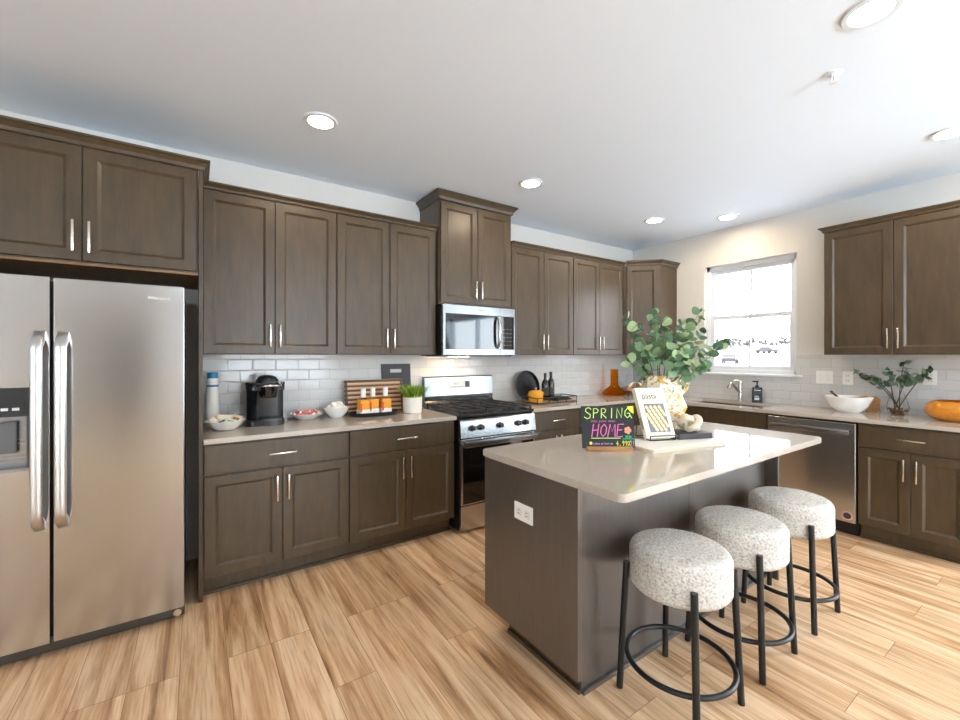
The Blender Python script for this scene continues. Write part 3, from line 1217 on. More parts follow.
# sloped control panel
v = [b.verts.new(p) for p in ((0, -0.655, 0.735), (w, -0.655, 0.735), (w, -0.70, 0.74), (0, -0.70, 0.74), (0, -0.655, 0.893), (w, -0.655, 0.893), (w, -0.682, 0.868), (0, -0.682, 0.868))]
for f in ((3, 2, 6, 7), (0, 1, 2, 3), (7, 6, 5, 4), (0, 3, 7, 4), (1, 5, 6, 2), (0, 4, 5, 1)):
    b.faces.new([v[i] for i in f])
pn = obj('control_panel', b, 'stainless_bright', t)
for kx in (0.105, 0.185, 0.375, 0.565, 0.645):
    b = BM()
    Mk = Matrix.Translation((kx, -0.690, 0.812)) @ Matrix.Rotation(R(90), 4, 'X') @ Matrix.Rotation(R(-8), 4, 'X')
    lathe(b, [(0, 0), (0.025, 0), (0.025, 0.006), (0.019, 0.008), (0.018, 0.034), (0.015, 0.037), (0, 0.037)], 20, M=Mk)
    box(b, -0.004, 0.004, -0.018, 0.018, 0.034, 0.044, 0.001, M=Mk)
    obj('knob', b, 'steel_dark', pn, smooth=40)
b = BM(); box(b, 0.004, w - 0.004, -0.69, -0.656, 0.218, 0.728, 0.004); od = obj('oven_door', b, 'stainless', t)
b = BM(); box(b, 0.022, w - 0.022, -0.6925, -0.689, 0.228, 0.665, 0.001); obj('oven_glass', b, 'black_glass', od)
b = BM()
box(b, 0.006, w - 0.006, -0.745, -0.728, 0.672, 0.722, 0.005)
for x in (0.03, w - 0.03):
    box(b, x - 0.012, x + 0.012, -0.73, -0.688, 0.682, 0.712)
obj('handle', b, 'stainless_bright', od, smooth=40)
b = BM(); box(b, 0.004, w - 0.004, -0.69, -0.656, 0.022, 0.212, 0.004); obj('drawer', b, 'stainless', t)
b = BM()
pr = [(-0.012, 0.916), (-0.10, 0.916), (-0.10, 0.935), (-0.062, 0.965), (-0.066, 0.985), (-0.07, 1.01), (-0.058, 1.18), (-0.05, 1.188), (-0.012, 1.188)]
a = [b.verts.new((0.006, y, z)) for y, z in pr]; c = [b.verts.new((w - 0.006, y, z)) for y, z in pr]
b.faces.new(a); b.faces.new(list(reversed(c)))
for k in range(len(pr)):
    b.faces.new((a[k], a[(k + 1) % len(pr)], c[(k + 1) % len(pr)], c[k]))
bg = obj('backguard', b, 'stainless_bright', t)
b = BM(); box(b, 0.02, w - 0.02, -0.0745, -0.06, 1.000, 1.012); obj('vent_slot', b, 'black_plastic', bg)
b = BM(); box(b, 0.25, 0.49, -0.067, -0.06, 1.075, 1.145, M=None); dp = obj('display', b, 'display', bg)
for k in range(4):
    b = BM(); box(b, 0.27 + k * 0.036, 0.294 + k * 0.036, -0.0682, -0.0668, 1.085, 1.092); obj('button_mark', b, 'display_mark', bg)
text('digits', '4:17', 0.032, 'display_mark', bg, (0.33, -0.0675, 1.118), FRONT, depth=0.0004)
b = BM(); box(b, 0.43, 0.478, -0.0682, -0.0668, 1.083, 1.138); obj('keypad', b, 'display_mark', bg)

# ------------------------------------------------------------------ microwave
t = thing('microwave', 'stainless over-the-range microwave mounted above the gas range', 'microwave', (-3.068, 0, 0))
w = 0.757
MB, MT = 1.378, 1.808
b = BM(); box(b, 0, w, -0.385, -0.011, MB, MT); obj('body', b, 'black_plastic', t)
b = BM(); box(b, 0, w * 0.775, -0.42, -0.386, MB + 0.004, MT, 0.004); md = obj('door', b, 'stainless_bright', t)
b = BM(); box(b, 0.025, w * 0.775 - 0.012, -0.4225, -0.419, MB + 0.055, MT - 0.075, 0.001); obj('door_glass', b, 'black_glass', md)
b = BM(); tube(b, [(w * 0.775 - 0.035, -0.421, MB + 0.075), (w * 0.775 - 0.035, -0.448, MB + 0.09), (w * 0.775 - 0.035, -0.458, MB + 0.14), (w * 0.775 - 0.035, -0.462, (MB + MT) / 2), (w * 0.775 - 0.035, -0.458, MT - 0.14), (w * 0.775 - 0.035, -0.448, MT - 0.10), (w * 0.775 - 0.035, -0.421, MT - 0.085)], 0.013, 12)
obj('handle', b, 'chrome', md, smooth=60)
b = BM(); box(b, w * 0.775 + 0.002, w, -0.42, -0.386, MB + 0.004, MT, 0.004); mp_ = obj('control_panel', b, 'stainless_bright', t)
b = BM(); box(b, w * 0.775 + 0.012, w - 0.016, -0.4225, -0.419, MB + 0.055, MT - 0.075, 0.001); obj('keypad_glass', b, 'black_glass', mp_)
for i in range(5):
    for j in range(3):
        b = BM(); x = w * 0.775 + 0.034 + j * 0.036; z = MB + 0.09 + i * 0.036
        box(b, x, x + 0.02, -0.4232, -0.4224, z, z + 0.008); obj('key', b, 'grey_paddle', mp_)
b = BM(); box(b, 0.03, w - 0.03, -0.40, -0.05, MB - 0.008, MB - 0.0005); obj('vent_bottom', b, 'black_plastic', t)
b = BM(); box(b, 0.17, 0.32, -0.30, -0.22, MB - 0.011, MB - 0.0082); obj('cooktop_light', b, 'hood_lens', t)
text('logo', 'Whirlpool', 0.016, 'steel_dark', md, (w * 0.5, -0.4205, MT - 0.036), FRONT, depth=0.0004)

# ------------------------------------------------------------------ dishwasher
t = thing('dishwasher', 'stainless steel dishwasher with a bar handle, beyond the island', 'dishwasher', (0, -1.815, 0), RZ)
w = 0.60
b = BM(); box(b, 0.002, w - 0.002, -0.595, -0.02, 0.115, 0.875); obj('body', b, 'black_plastic', t)
b = BM(); box(b, 0.006, w - 0.006, -0.632, -0.597, 0.108, 0.862, 0.004); dd = obj('door', b, 'stainless', t)
b = BM()
box(b, 0.035, w - 0.035, -0.672, -0.658, 0.775, 0.815, 0.005)
for x in (0.06, w - 0.06):
    box(b, x - 0.012, x + 0.012, -0.66, -0.630, 0.785, 0.805)
obj('handle', b, 'stainless_bright', dd, smooth=40)
b = BM(); box(b, 0.004, w - 0.004, -0.56, -0.52, 0.0, 0.106); obj('toe_kick', b, 'black_plastic', t)
b = BM(); cyl(b, 0.032, 0, 0.001, 28, M=Matrix.Translation((w - 0.055, -0.6325, 0.158)) @ Matrix.Rotation(R(90), 4, 'X')); st = obj('sticker', b, 'sticker_pink', dd)
b = BM(); cyl(b, 0.024, 0.001, 0.0014, 28, M=Matrix.Translation((w - 0.055, -0.6325, 0.158)) @ Matrix.Rotation(R(90), 4, 'X')); obj('sticker_centre', b, 'steel_dark', st)

# ------------------------------------------------------------------ island
IX0, IX1, IY0, IY1 = -3.564, -1.76, -2.55, -1.705
t = thing('kitchen_island', 'dark wood kitchen island with a socket on its end panel', 'island', (0, 0, 0))
b = BM()
box(b, -3.524, -1.79, -2.248, -1.735, 0.135, 0.878)
obj('body', b, 'island_wood', t)
b = BM(); box(b, -3.448, -1.79, -2.248, -1.79, 0.0, 0.12); obj('toe_kick', b, 'cabinet_wood', t)
b = BM(); box(b, -3.546, -3.5245, -2.335, -1.715, 0.135, 0.879, 0.001); obj('end_panel', b, 'island_wood', t)
b = BM(); box(b, -1.7895, -1.77, -2.335, -1.715, 0.0, 0.879, 0.001); obj('end_panel', b, 'island_wood', t)
b = BM(); box(b, -3.524, -2.6515, -2.262, -2.2485, 0.135, 0.878); box(b, -3.448, -2.6515, -2.262, -2.2485, 0.002, 0.135)
obj('back_panel', b, 'island_wood', t)
b = BM(); box(b, -2.6485, -1.79, -2.262, -2.2485, 0.002, 0.878); obj('back_panel', b, 'island_wood', t)
b = BM(); box(b, -3.448, -1.79, -2.278, -2.2622, 0, 0.02, 0.003); obj('shoe_moulding', b, 'island_wood', t)
b = BM(); box(b, -3.462, -3.4482, -2.262, -1.79, 0, 0.02, 0.003); obj('shoe_moulding', b, 'cabinet_wood', t)
for k in range(3):
    x0 = -3.52 + k * 0.577
    Mf = Matrix.Rotation(R(180), 4, 'Z')
    bm = door_mesh(-(x0 + 0.573), -x0, 0.128, 0.69, 1.735, M=Mf); obj('door', bm, 'island_wood', t)
    bm = BM(); box(bm, x0, x0 + 0.573, -1.735, -1.715, 0.705, 0.867, 0.002); obj('drawer', bm, 'island_wood', t)
b = BM(); box(b, -3.552, -3.5462, -2.080, -1.957, 0.646, 0.722, 0.002); so = obj('socket_plate', b, 'white_plastic', t)
b = BM()
for y in (-2.045, -1.992):
    box(b, -3.5545, -3.552, y - 0.017, y + 0.017, 0.668, 0.700, 0.001)
sk = obj('socket', b, 'ceramic_white', so)
b = BM()
for y in (-2.045, -1.992):
    for dz in (-0.007, 0.007):
        box(b, -3.5552, -3.5544, y - 0.006, y + 0.006, 0.684 + dz - 0.0012, 0.684 + dz + 0.0012)
obj('slot', b, 'socket_dark', so)
t = thing('countertop', 'pale quartz island countertop with rounded corners', 'countertop', (0, 0, 0))
b = BM()
prism(b, rrect(IX0, IX1, IY0, IY1, 0.028), CT0, CT1)
es = [e for e in b.edges if abs(e.verts[0].co.z - e.verts[1].co.z) < 1e-6]
bmesh.ops.bevel(b, geom=es, offset=0.003, segments=2, affect='EDGES')
obj('slab', b, 'quartz', t, smooth=30)

# ------------------------------------------------------------------ bar stools
def make_stool(loc, label):
    t = thing('bar_stool', label, 'stool', loc, 0, 'bar stools along the island')
    bm = BM()
    prof = [(0.0, 0.438), (0.12, 0.438), (0.165, 0.440), (0.178, 0.446), (0.187, 0.458)]
    zz = 0.458
    for k in range(1, 27):
        prof.append((0.190, 0.458 + k * 0.118 / 26))
    for k in range(1, 13):
        a = R(90 * k / 12)
        prof.append((0.152 + 0.038 * math.cos(a), 0.576 + 0.036 * math.sin(a)))
    for k in range(1, 26):
        r_ = 0.152 * (1 - k / 26)
        prof.append((r_, 0.612 + 0.006 * (1 - (r_ / 0.152) ** 2)))
    prof.append((0, 0.618))
    lathe(bm, prof, 220)
    bm.normal_update()
    for v in bm.verts:
        p = v.co * 170
        n = noise.noise(p) + 0.4 * noise.noise(p * 1.9)
        v.co += v.normal * 0.0026 * n
    obj('seat', bm, 'boucle', t, smooth=180)
    f = 0.163
    for sx, sy in ((-1, 1), (-1, -1), (1, -1), (1, 1)):
        bm = BM()
        tube(bm, [(sx * f, sy * f, 0.0), (sx * 0.1435, sy * 0.1435, 0.525)], 0.013, 14)
        obj('leg', bm, 'black_metal', t, smooth=40)
    bm = BM()
    tube(bm, [(0.200 * math.cos(2 * math.pi * k / 64), 0.200 * math.sin(2 * math.pi * k / 64), 0.15) for k in range(64)], 0.0105, 12, closed=True)
    obj('foot_ring', bm, 'black_metal', t, smooth=60)
    return t


s1 = make_stool((-3.122, -2.487, 0), 'cream boucle bar stool at the near end of the island, first in the row')
dup(s1, (-2.61, -2.487, 0), 0, 'cream boucle bar stool in the middle of the row along the island')
dup(s1, (-2.048, -2.489, 0), 0, 'cream boucle bar stool at the far end of the row, before the dishwasher')

# ------------------------------------------------------------------ ceiling fixtures
def downlight(x, y, label):
    t = thing('recessed_light', label, 'ceiling light', (x, y, H), 0, 'recessed ceiling lights')
    bm = BM(); lathe(bm, [(0.066, -0.002), (0.070, -0.010), (0.090, -0.009), (0.096, -0.0005), (0.066, -0.0005)], 40); obj('trim_ring', bm, 'white_trim', t, smooth=50)
    bm = BM(); cyl(bm, 0.066, -0.006, -0.001, 40); obj('lens', bm, 'lens', t)
    return t


dl = downlight(-4.142, -0.885, 'recessed ceiling light in front of the cabinets by the refrigerator')
for x, y, lab in ((-2.536, -0.90, 'recessed ceiling light beside the tall cabinet over the microwave'),
                  (-0.898, -0.905, 'recessed ceiling light above the angled corner cabinet area'),
                  (-0.393, -1.374, 'recessed ceiling light nearest the sink window'),
                  (-2.514, -2.932, 'recessed ceiling light high above the bar stools, near the sprinkler head'),
                  (-0.898, -2.924, 'recessed ceiling light in front of the wall cabinet right of the window')):
    dup(dl, (x, y, H), 0, lab)
t = thing('fire_sprinkler', 'small white fire sprinkler head on the ceiling above the island', 'sprinkler', (-2.167, -2.712, H))
b = BM(); lathe(b, [(0, -0.0005), (0.04, -0.0005), (0.038, -0.006), (0.02, -0.012), (0, -0.012)], 28); obj('escutcheon', b, 'white_trim', t, smooth=40)
b = BM(); cyl(b, 0.004, -0.035, -0.012, 10); obj('bulb', b, 'sprinkler_red', t)
b = BM()
tube(b, [(-0.012, 0, -0.012), (-0.014, 0, -0.03), (0, 0, -0.044)], 0.003, 8); tube(b, [(0.012, 0, -0.012), (0.014, 0, -0.03), (0, 0, -0.044)], 0.003, 8)
cyl(b, 0.017, -0.046, -0.044, 20)
obj('deflector', b, 'white_trim', t)


# ------------------------------------------------------------------ wall plates
def plate(name, label, cat, y0, y1, z0, z1, kind):
    t = thing(name, label, cat, (-0.009, (y0 + y1) / 2, (z0 + z1) / 2))
    hw, hh = (y1 - y0) / 2, (z1 - z0) / 2
    bm = BM(); box(bm, -0.006, 0, -hw, hw, -hh, hh, 0.002); obj('plate', bm, 'white_plastic', t)
    if kind == 'switch':
        for s in (-1, 1):
            bm = BM(); box(bm, -0.009, -0.006, s * hw * 0.42 - 0.014, s * hw * 0.42 + 0.014, -0.03, 0.03, 0.001); tg = obj('rocker', bm, 'ceramic_white', t)
            bm = BM(); box(bm, -0.0125, -0.009, s * hw * 0.42 - 0.004, s * hw * 0.42 + 0.004, -0.008, 0.008); obj('toggle', bm, 'white_plastic', t)
    else:
        for s in (-1, 1):
            bm = BM(); box(bm, -0.008, -0.006, -0.016, 0.016, s * 0.022 - 0.014, s * 0.022 + 0.014, 0.001); sk = obj('socket', bm, 'ceramic_white', t)
            bm = BM()
            for d_ in (-0.006, 0.006):
                box(bm, -0.0085, -0.0079, d_ - 0.0012, d_ + 0.0012, s * 0.022 - 0.005, s * 0.022 + 0.005)
            obj('slot', bm, 'socket_dark', sk)


plate('light_switch', 'white double switch plate on the tile right of the window', 'switch', -2.096, -1.972, 1.125, 1.24, 'switch')
plate('wall_socket', 'white wall socket on the tile above the salad bowl', 'socket', -2.236, -2.162, 1.125, 1.24, 'socket')
plate('wall_socket', 'white wall socket on the tile behind the eucalyptus sprigs, right of the glass vase', 'socket', -2.735, -2.66, 1.15, 1.265, 'socket')

# ------------------------------------------------------------------ items on the left counter
Z = CT1
t = thing('bottle', 'tall white bottle with a blue and white striped cap in the counter corner', 'bottle', (-4.655, -0.13, Z))
b = BM(); lathe(b, [(0, 0), (0.040, 0), (0.042, 0.01), (0.041, 0.10), (0.036, 0.24), (0.033, 0.262), (0, 0.262)], 32); obj('body', b, 'ceramic_matte', t, smooth=40)
b = BM(); lathe(b, [(0.0332, 0.262), (0.0335, 0.275), (0, 0.275)], 32); obj('stripe', b, 'teal_blue', t)
b = BM(); lathe(b, [(0.0332, 0.2752), (0.032, 0.318), (0, 0.318)], 32); obj('collar', b, 'label_white', t)
b = BM(); lathe(b, [(0.032, 0.3182), (0.031, 0.352), (0.028, 0.357), (0, 0.357)], 32); obj('cap', b, 'teal_blue', t, smooth=50)

t = thing('bowl', 'white scalloped shallow bowl of wrapped sachets in front of the white bottle', 'bowl', (-4.592, -0.315, Z))
b = BM()
seg = 72


def scallop(bm, prof, amp, lob, seg=72):
    rings = []
    for r_, z in prof:
        if r_ < 1e-6:
            rings.append([bm.verts.new((0, 0, z))]); continue
        rings.append([bm.verts.new(((r_ + amp * (r_ / 0.13) ** 2 * math.cos(lob * a)) * math.cos(a), (r_ + amp * (r_ / 0.13) ** 2 * math.cos(lob * a)) * math.sin(a), z + (0.4 * amp * math.cos(lob * a) if r_ > 0.10 else 0))) for a in (2 * math.pi * k / seg for k in range(seg))])
    for A, C in zip(rings, rings[1:]):
        for k in range(seg):
            k2 = (k + 1) % seg
            if len(A) == 1:
                bm.faces.new((A[0], C[k2], C[k]))
            elif len(C) == 1:
                bm.faces.new((A[k], A[k2], C[0]))
            else:
                bm.faces.new((A[k], A[k2], C[k2], C[k]))


scallop(b, [(0, 0), (0.06, 0), (0.065, 0.004), (0.09, 0.025), (0.112, 0.058), (0.109, 0.059), (0.087, 0.030), (0.06, 0.010), (0, 0.009)], 0.006, 8)
obj('dish', b, 'ceramic_white', t, smooth=50)


def sachet(label, loc, rot, mats, sx=0.032, sy=0.025, th=0.006):
    o = thing('sachet', label, 'sachet', loc, 0, 'sachets in the scalloped bowl')
    o.rotation_euler = rot
    bm = BM()
    v = box(bm, -sx, sx, -sy, sy, -th / 2, th / 2)
    bmesh.ops.subdivide_edges(bm, edges=bm.edges[:], cuts=3, use_grid_fill=True)
    for q in bm.verts:
        e = max(abs(q.co.x) / sx, abs(q.co.y) / sy)
        q.co.z *= 0.2 + 1.6 * (1 - e * e)
    obj('wrapper', bm, mats[0], o, smooth=60)
    bm = BM(); box(bm, -sx * 0.6, sx * 0.6, -sy * 0.28, sy * 0.28, th * 0.6, th * 0.86); obj('band', bm, mats[1], o)
    return o


sachet('white sachet standing at the left rim of the scalloped bowl', (-4.650, -0.315, Z + 0.058), (R(50), R(-12), R(70)), ('napkin', 'paper_white'))
sachet('white sachet with a dark band leaning at the front of the scalloped bowl', (-4.612, -0.36, Z + 0.052), (R(34), R(-25), R(-28)), ('paper_white', 'dark_cloth'))
sachet('white sachet with a green band lying in the middle of the scalloped bowl', (-4.565, -0.352, Z + 0.050), (R(28), R(18), R(6)), ('paper_white', 'chalk_teal'))
sachet('brownish-banded sachet at the right rim of the scalloped bowl', (-4.530, -0.31, Z + 0.060), (R(58), R(14), R(-40)), ('napkin', 'warm_wood'))
sachet('cream sachet at the back of the scalloped bowl', (-4.585, -0.28, Z + 0.060), (R(56), R(6), R(8)), ('napkin', 'paper_white'), 0.05, 0.03)

# single serve coffee maker
t = thing('coffee_maker', 'black single-serve coffee maker with a silver brew handle', 'coffee maker', (-4.350, -0.205, Z), R(-6))
b = BM(); prism(b, rrect(-0.116, 0.116, -0.13, 0.13, 0.05), 0.0, 0.035); prism(b, rrect(-0.116, 0.116, 0.0, 0.13, 0.045), 0.035, 0.25); obj('body', b, 'black_plastic', t, smooth=40)
b = BM()
prism(b, rrect(-0.120, 0.120, -0.115, 0.135, 0.06), 0.235, 0.285)
es = [e for e in b.edges if abs(e.verts[0].co.z - 0.285) < 1e-6 and abs(e.verts[1].co.z - 0.285) < 1e-6]
bmesh.ops.bevel(b, geom=es, offset=0.03, segments=5, affect='EDGES', profile=0.5)
obj('head', b, 'black_enamel', t, smooth=45)
b = BM(); lathe(b, [(0, 0.185), (0.05, 0.185), (0.062, 0.235), (0.066, 0.262), (0, 0.262)], 32, (0.02, -0.075, 0)); obj('brew_funnel', b, 'black_glass', t, smooth=40)
b = BM(); tube(b, [(0.02 + 0.075 * math.cos(a), -0.075 + 0.075 * math.sin(a), 0.268) for a in [R(180 + 180 * k / 20) for k in range(21)]], 0.009, 10); obj('brew_handle', b, 'chrome', t, smooth=60)
b = BM(); lathe(b, [(0.07, 0.28), (0.072, 0.30), (0.055, 0.325), (0.03, 0.335), (0, 0.337)], 32, (0.01, -0.04, 0)); obj('lid', b, 'black_plastic', t, smooth=50)
b = BM(); prism(b, rrect(-0.112, -0.05, -0.09, 0.0, 0.02), 0.036, 0.234); obj('water_tank', b, 'tank_glass', t, smooth=40)
b = BM(); prism(b, rrect(-0.04, 0.110, -0.128, -0.005, 0.04), 0.0352, 0.045); obj('drip_tray', b, 'steel_dark', t, smooth=40)
for k in range(3):
    b = BM(); cyl(b, 0.008, 0, 0.004, 14, M=Matrix.Translation((0.085 + 0.016 * k, -0.085 + 0.022 * k, 0.279 - 0.001 * k))); obj('button', b, 'ice_light', t)

t = thing('bowl', 'shallow white dish of pink sweets right of the coffee maker', 'bowl', (-4.063, -0.135, Z))
b = BM(); lathe(b, [(0, 0), (0.06, 0), (0.064, 0.004), (0.095, 0.022), (0.122, 0.042), (0.119, 0.044), (0.092, 0.028), (0.06, 0.009), (0, 0.008)], 48); obj('dish', b, 'ceramic_white', t, smooth=50)
k = 0
proto = None
cand = [(0, 0), (0.04, 0.01), (-0.04, 0.015), (0.015, 0.045), (-0.02, -0.04), (0.045, -0.035), (-0.06, -0.025), (0.07, 0.0), (-0.075, 0.01), (-0.045, 0.05), (0.055, 0.045), (0.015, -0.07)]
for i, (dx, dy) in enumerate(cand):
    rr = math.hypot(dx, dy)
    loc = (-4.063 + dx, -0.135 + dy, Z + 0.041 + (0.012 if rr < 0.045 else 0.0))
    if proto is None:
        proto = thing('wrapped_sweet', 'pink wrapped sweet in the shallow white dish', 'sweet', loc, 0, 'pink sweets in the shallow dish')
        bm = BM(); sphere(bm, 0.02, (0, 0, 0), 12, 8, (1.3, 1, 0.65)); obj('sweet', bm, 'red_pink', proto, smooth=60)
        for sg in (-1, 1):
            bm = BM(); lathe(bm, [(0, 0), (0.004, 0), (0.014, 0.014), (0, 0.011)], 10, M=Matrix.Translation((sg * 0.022, 0, 0)) @ Matrix.Rotation(R(sg * 90), 4, 'Y'))
            obj('wrapper_end', bm, 'paper_white', proto)
    else:
        dup(proto, loc, random.uniform(0, 3), 'pink wrapped sweet in the shallow white dish')

t = thing('bowl', 'small deep white bowl filled with round white sweets', 'bowl', (-3.862, -0.185, Z))
b = BM(); lathe(b, [(0, 0), (0.045, 0), (0.05, 0.006), (0.078, 0.04), (0.095, 0.078), (0.092, 0.079), (0.074, 0.043), (0.046, 0.012), (0, 0.01)], 48); obj('dish', b, 'ceramic_white', t, smooth=50)
proto = None
pf = [(-0.045, 0, 0.078), (0.0, -0.045, 0.078), (0.045, 0.0, 0.078), (0.0, 0.045, 0.078), (-0.02, -0.015, 0.098), (0.025, 0.012, 0.098), (-0.035, -0.05, 0.070), (0.04, -0.048, 0.07), (0.0, 0.0, 0.060)]
for dx, dy, dz in pf:
    loc = (-3.862 + dx, -0.185 + dy, Z + dz)
    if proto is None:
        bm = BM(); sphere(bm, 0.024, (0, 0, 0), 14, 10, (1.05, 1, 0.85))
        for v in bm.verts:
            v.co *= 1 + 0.12 * noise.noise(v.co * 60)
        proto = obj('meringue', bm, 'candy_puff', None, loc, smooth=60)
        proto['label'] = 'round white sweet heaped in the small deep bowl'
        proto['category'] = 'sweet'
        proto['group'] = 'white sweets in the small bowl'
    else:
        o = proto.copy(); col.objects.link(o); o.location = loc; o.rotation_euler = (dx * 40, dy * 40, dx * 90)

# boards leaning on the wall
t = thing('cutting_board', 'black rectangular cutting board with a slot handle leaning on the tile', 'cutting board', (-3.31, -0.055, Z))
t.rotation_euler = (R(-5), 0, 0)
b = BM()
hw = 0.133
hh = 0.40
box(b, -hw, hw, 0, 0.012, 0, hh - 0.075); box(b, -hw, -0.055, 0, 0.012, hh - 0.075, hh - 0.045); box(b, 0.055, hw, 0, 0.012, hh - 0.075, hh - 0.045); box(b, -hw, hw, 0, 0.012, hh - 0.045, hh)
obj('board', b, 'black_plastic', t)
t = thing('cutting_board', 'wide striped wooden cutting board leaning behind the juice bottles', 'cutting board', (-3.52, -0.105, Z))
t.rotation_euler = (R(-8), 0, 0)
b = BM(); box(b, -0.245, 0.245, 0, 0.02, 0, 0.275, 0.003); br_ = obj('board', b, 'striped_wood', t)
b = BM()
for s in (-0.235, 0.232):
    box(b, s - 0.008, s + 0.008, -0.004, 0.0, 0.004, 0.271)
box(b, -0.245, 0.245, -0.004, 0.0, 0.262, 0.272)
obj('edge_band', b, 'dark_walnut', t)

# tray with three bottles
TX, TY = -3.582, -0.235
t = thing('serving_tray', 'black oval tray holding three juice bottles', 'tray', (TX, TY, Z))
b = BM(); lathe(b, [(0, 0), (0.185, 0), (0.19, 0.003), (0.208, 0.03), (0.203, 0.031), (0.186, 0.010), (0, 0.008)], 56, (0, 0, 0), 1.0, 0.5); obj('dish', b, 'black_plastic', t, smooth=40)
juice = None
for dx, dy, lab in ((-0.092, -0.012, 'square juice bottle with an orange label, leftmost on the black tray'), (-0.004, 0.022, 'square juice bottle with an orange label, between the other two on the black tray'), (0.092, 0.0, 'square juice bottle with an orange label, on the black tray nearest the potted grass')):
    loc = (TX + dx, TY + dy, Z + 0.0085)
    if juice is None:
        juice = thing('juice_bottle', lab, 'bottle', loc, R(4), 'juice bottles on the black tray')
        bm = BM(); prism(bm, rrect(-0.041, 0.041, -0.041, 0.041, 0.012), 0, 0.120)
        lathe(bm, [(0.045, 0.120), (0.036, 0.130), (0.02, 0.142), (0.017, 0.15), (0.017, 0.185), (0, 0.185)], 20)
        obj('glass', bm, 'clear_glass', juice, smooth=40)
        bm = BM(); prism(bm, rrect(-0.038, 0.038, -0.038, 0.038, 0.01), 0.004, 0.118); obj('juice', bm, 'label_orange', juice, smooth=40)
        bm = BM(); prism(bm, rrect(-0.0418, 0.0418, -0.0418, 0.0418, 0.012), 0.012, 0.045); lb = obj('label_band', bm, 'label_white', juice, smooth=40)
        bm = BM(); box(bm, -0.0416, -0.026, -0.0424, -0.0412, 0.03, 0.095); obj('label_stripe', bm, 'label_red', juice)
        bm = BM(); cyl(bm, 0.019, 0.140, 0.207, 20); obj('cap', bm, 'label_white', juice, smooth=40)
    else:
        dup(juice, loc, R(random.uniform(-6, 6)), lab)

t = thing('potted_grass', 'green artificial grass in a white pot beside the range', 'potted plant', (-3.262, -0.25, Z))
b = BM(); lathe(b, [(0, 0), (0.072, 0), (0.076, 0.004), (0.080, 0.128), (0.075, 0.128), (0.072, 0.11), (0, 0.108)], 40); obj('pot', b, 'ceramic_matte', t, smooth=40)
b = BM()
for k in range(330):
    a = random.uniform(0, 6.283); r_ = 0.066 * math.sqrt(random.random())
    lean = 0.012 + 0.09 * (r_ / 0.066) * random.uniform(0.6, 1.25)
    hgt = random.uniform(0.09, 0.155)
    p0 = Vector((r_ * math.cos(a), r_ * math.sin(a), 0.105))
    a2 = a + random.uniform(-0.7, 0.7)
    wv = Vector((-math.sin(a2 + random.uniform(-1, 1)), math.cos(a2), 0)) * 0.0042
    pr_ = []
    for s in (0, 0.35, 0.7, 1.0):
        p = p0 + Vector((math.cos(a2), math.sin(a2), 0)) * lean * s * s + Vector((0, 0, hgt * (s - 0.15 * s * s)))
        wd = wv * (1.0 if s < 0.5 else (0.75 if s < 0.9 else 0.08))
        pr_.append((b.verts.new(p - wd), b.verts.new(p + wd)))
    for A, C in zip(pr_, pr_[1:]):
        b.faces.new((A[0], A[1], C[1], C[0]))
obj('grass_blades', b, 'grass_blade', t, kind='stuff')

# ------------------------------------------------------------------ right of the range
t = thing('round_tray', 'round black tray leaning on the tile right of the range', 'tray', (-1.885, -0.115, Z))
Mt = Matrix.Rotation(R(-12), 4, 'X') @ Matrix.Translation((0, 0, 0.158)) @ Matrix.Rotation(R(90), 4, 'X')
b = BM(); lathe(b, [(0, 0), (0.150, 0), (0.158, 0.022), (0.153, 0.022), (0.146, 0.006), (0, 0.006)], 56, M=Mt); obj('dish', b, 'black_enamel', t, smooth=40)
b = BM(); lathe(b, [(0.153, 0.020), (0.153, 0.026), (0.159, 0.026), (0.159, 0.020)], 56, M=Mt); obj('rim', b, 'steel_dark', t, smooth=40)

WX0, WX1, WY_0, WY_1 = -2.035, -1.50, -0.42, -0.195
t = thing('wire_tray', 'rectangular black wire tray right of the range', 'tray', (0, 0, Z))
b = BM(); box(b, WX0, WX1, WY_0, WY_1, 0.012, 0.018); obj('base_plate', b, 'warm_wood', t)
b = BM()
loop = [(WX0, WY_0), (WX1, WY_0), (WX1, WY_1), (WX0, WY_1)]
for z in (0.008, 0.058):
    for k in range(4):
        p, q = loop[k], loop[(k + 1) % 4]
        tube(b, [(p[0], p[1], z), (q[0], q[1], z)], 0.005, 8)
posts = loop + [((WX0 + WX1) / 2, WY_0), ((WX0 + WX1) / 2, WY_1), (WX0 + 0.15, WY_0), (WX1 - 0.15, WY_0)]
for p in posts:
    tube(b, [(p[0], p[1], 0.0), (p[0], p[1], 0.060)], 0.005, 8)
obj('wire_rail', b, 'black_metal', t)
t = thing('casserole_pot', 'small mustard yellow lidded pot in the wire tray', 'pot', (-1.955, -0.305, Z + 0.0185))
b = BM(); lathe(b, [(0, 0), (0.066, 0), (0.072, 0.008), (0.074, 0.085), (0.07, 0.086), (0, 0.086)], 36); obj('pot_body', b, 'mustard_enamel', t, smooth=40)
b = BM(); lathe(b, [(0.076, 0.0862), (0.076, 0.092), (0.05, 0.106), (0, 0.112)], 36); ld = obj('lid', b, 'mustard_enamel', t, smooth=40)
b = BM(); lathe(b, [(0, 0.112), (0.008, 0.112), (0.008, 0.12), (0.013, 0.126), (0.009, 0.134), (0, 0.135)], 20); obj('knob', b, 'nickel', ld, smooth=50)
for s in (-1, 1):
    b = BM(); tube(b, [(s * 0.07, -0.022, 0.068), (s * 0.092, -0.016, 0.070), (s * 0.096, 0, 0.070), (s * 0.092, 0.016, 0.070), (s * 0.07, 0.022, 0.068)], 0.006, 8); obj('handle', b, 'mustard_enamel', t, smooth=60)


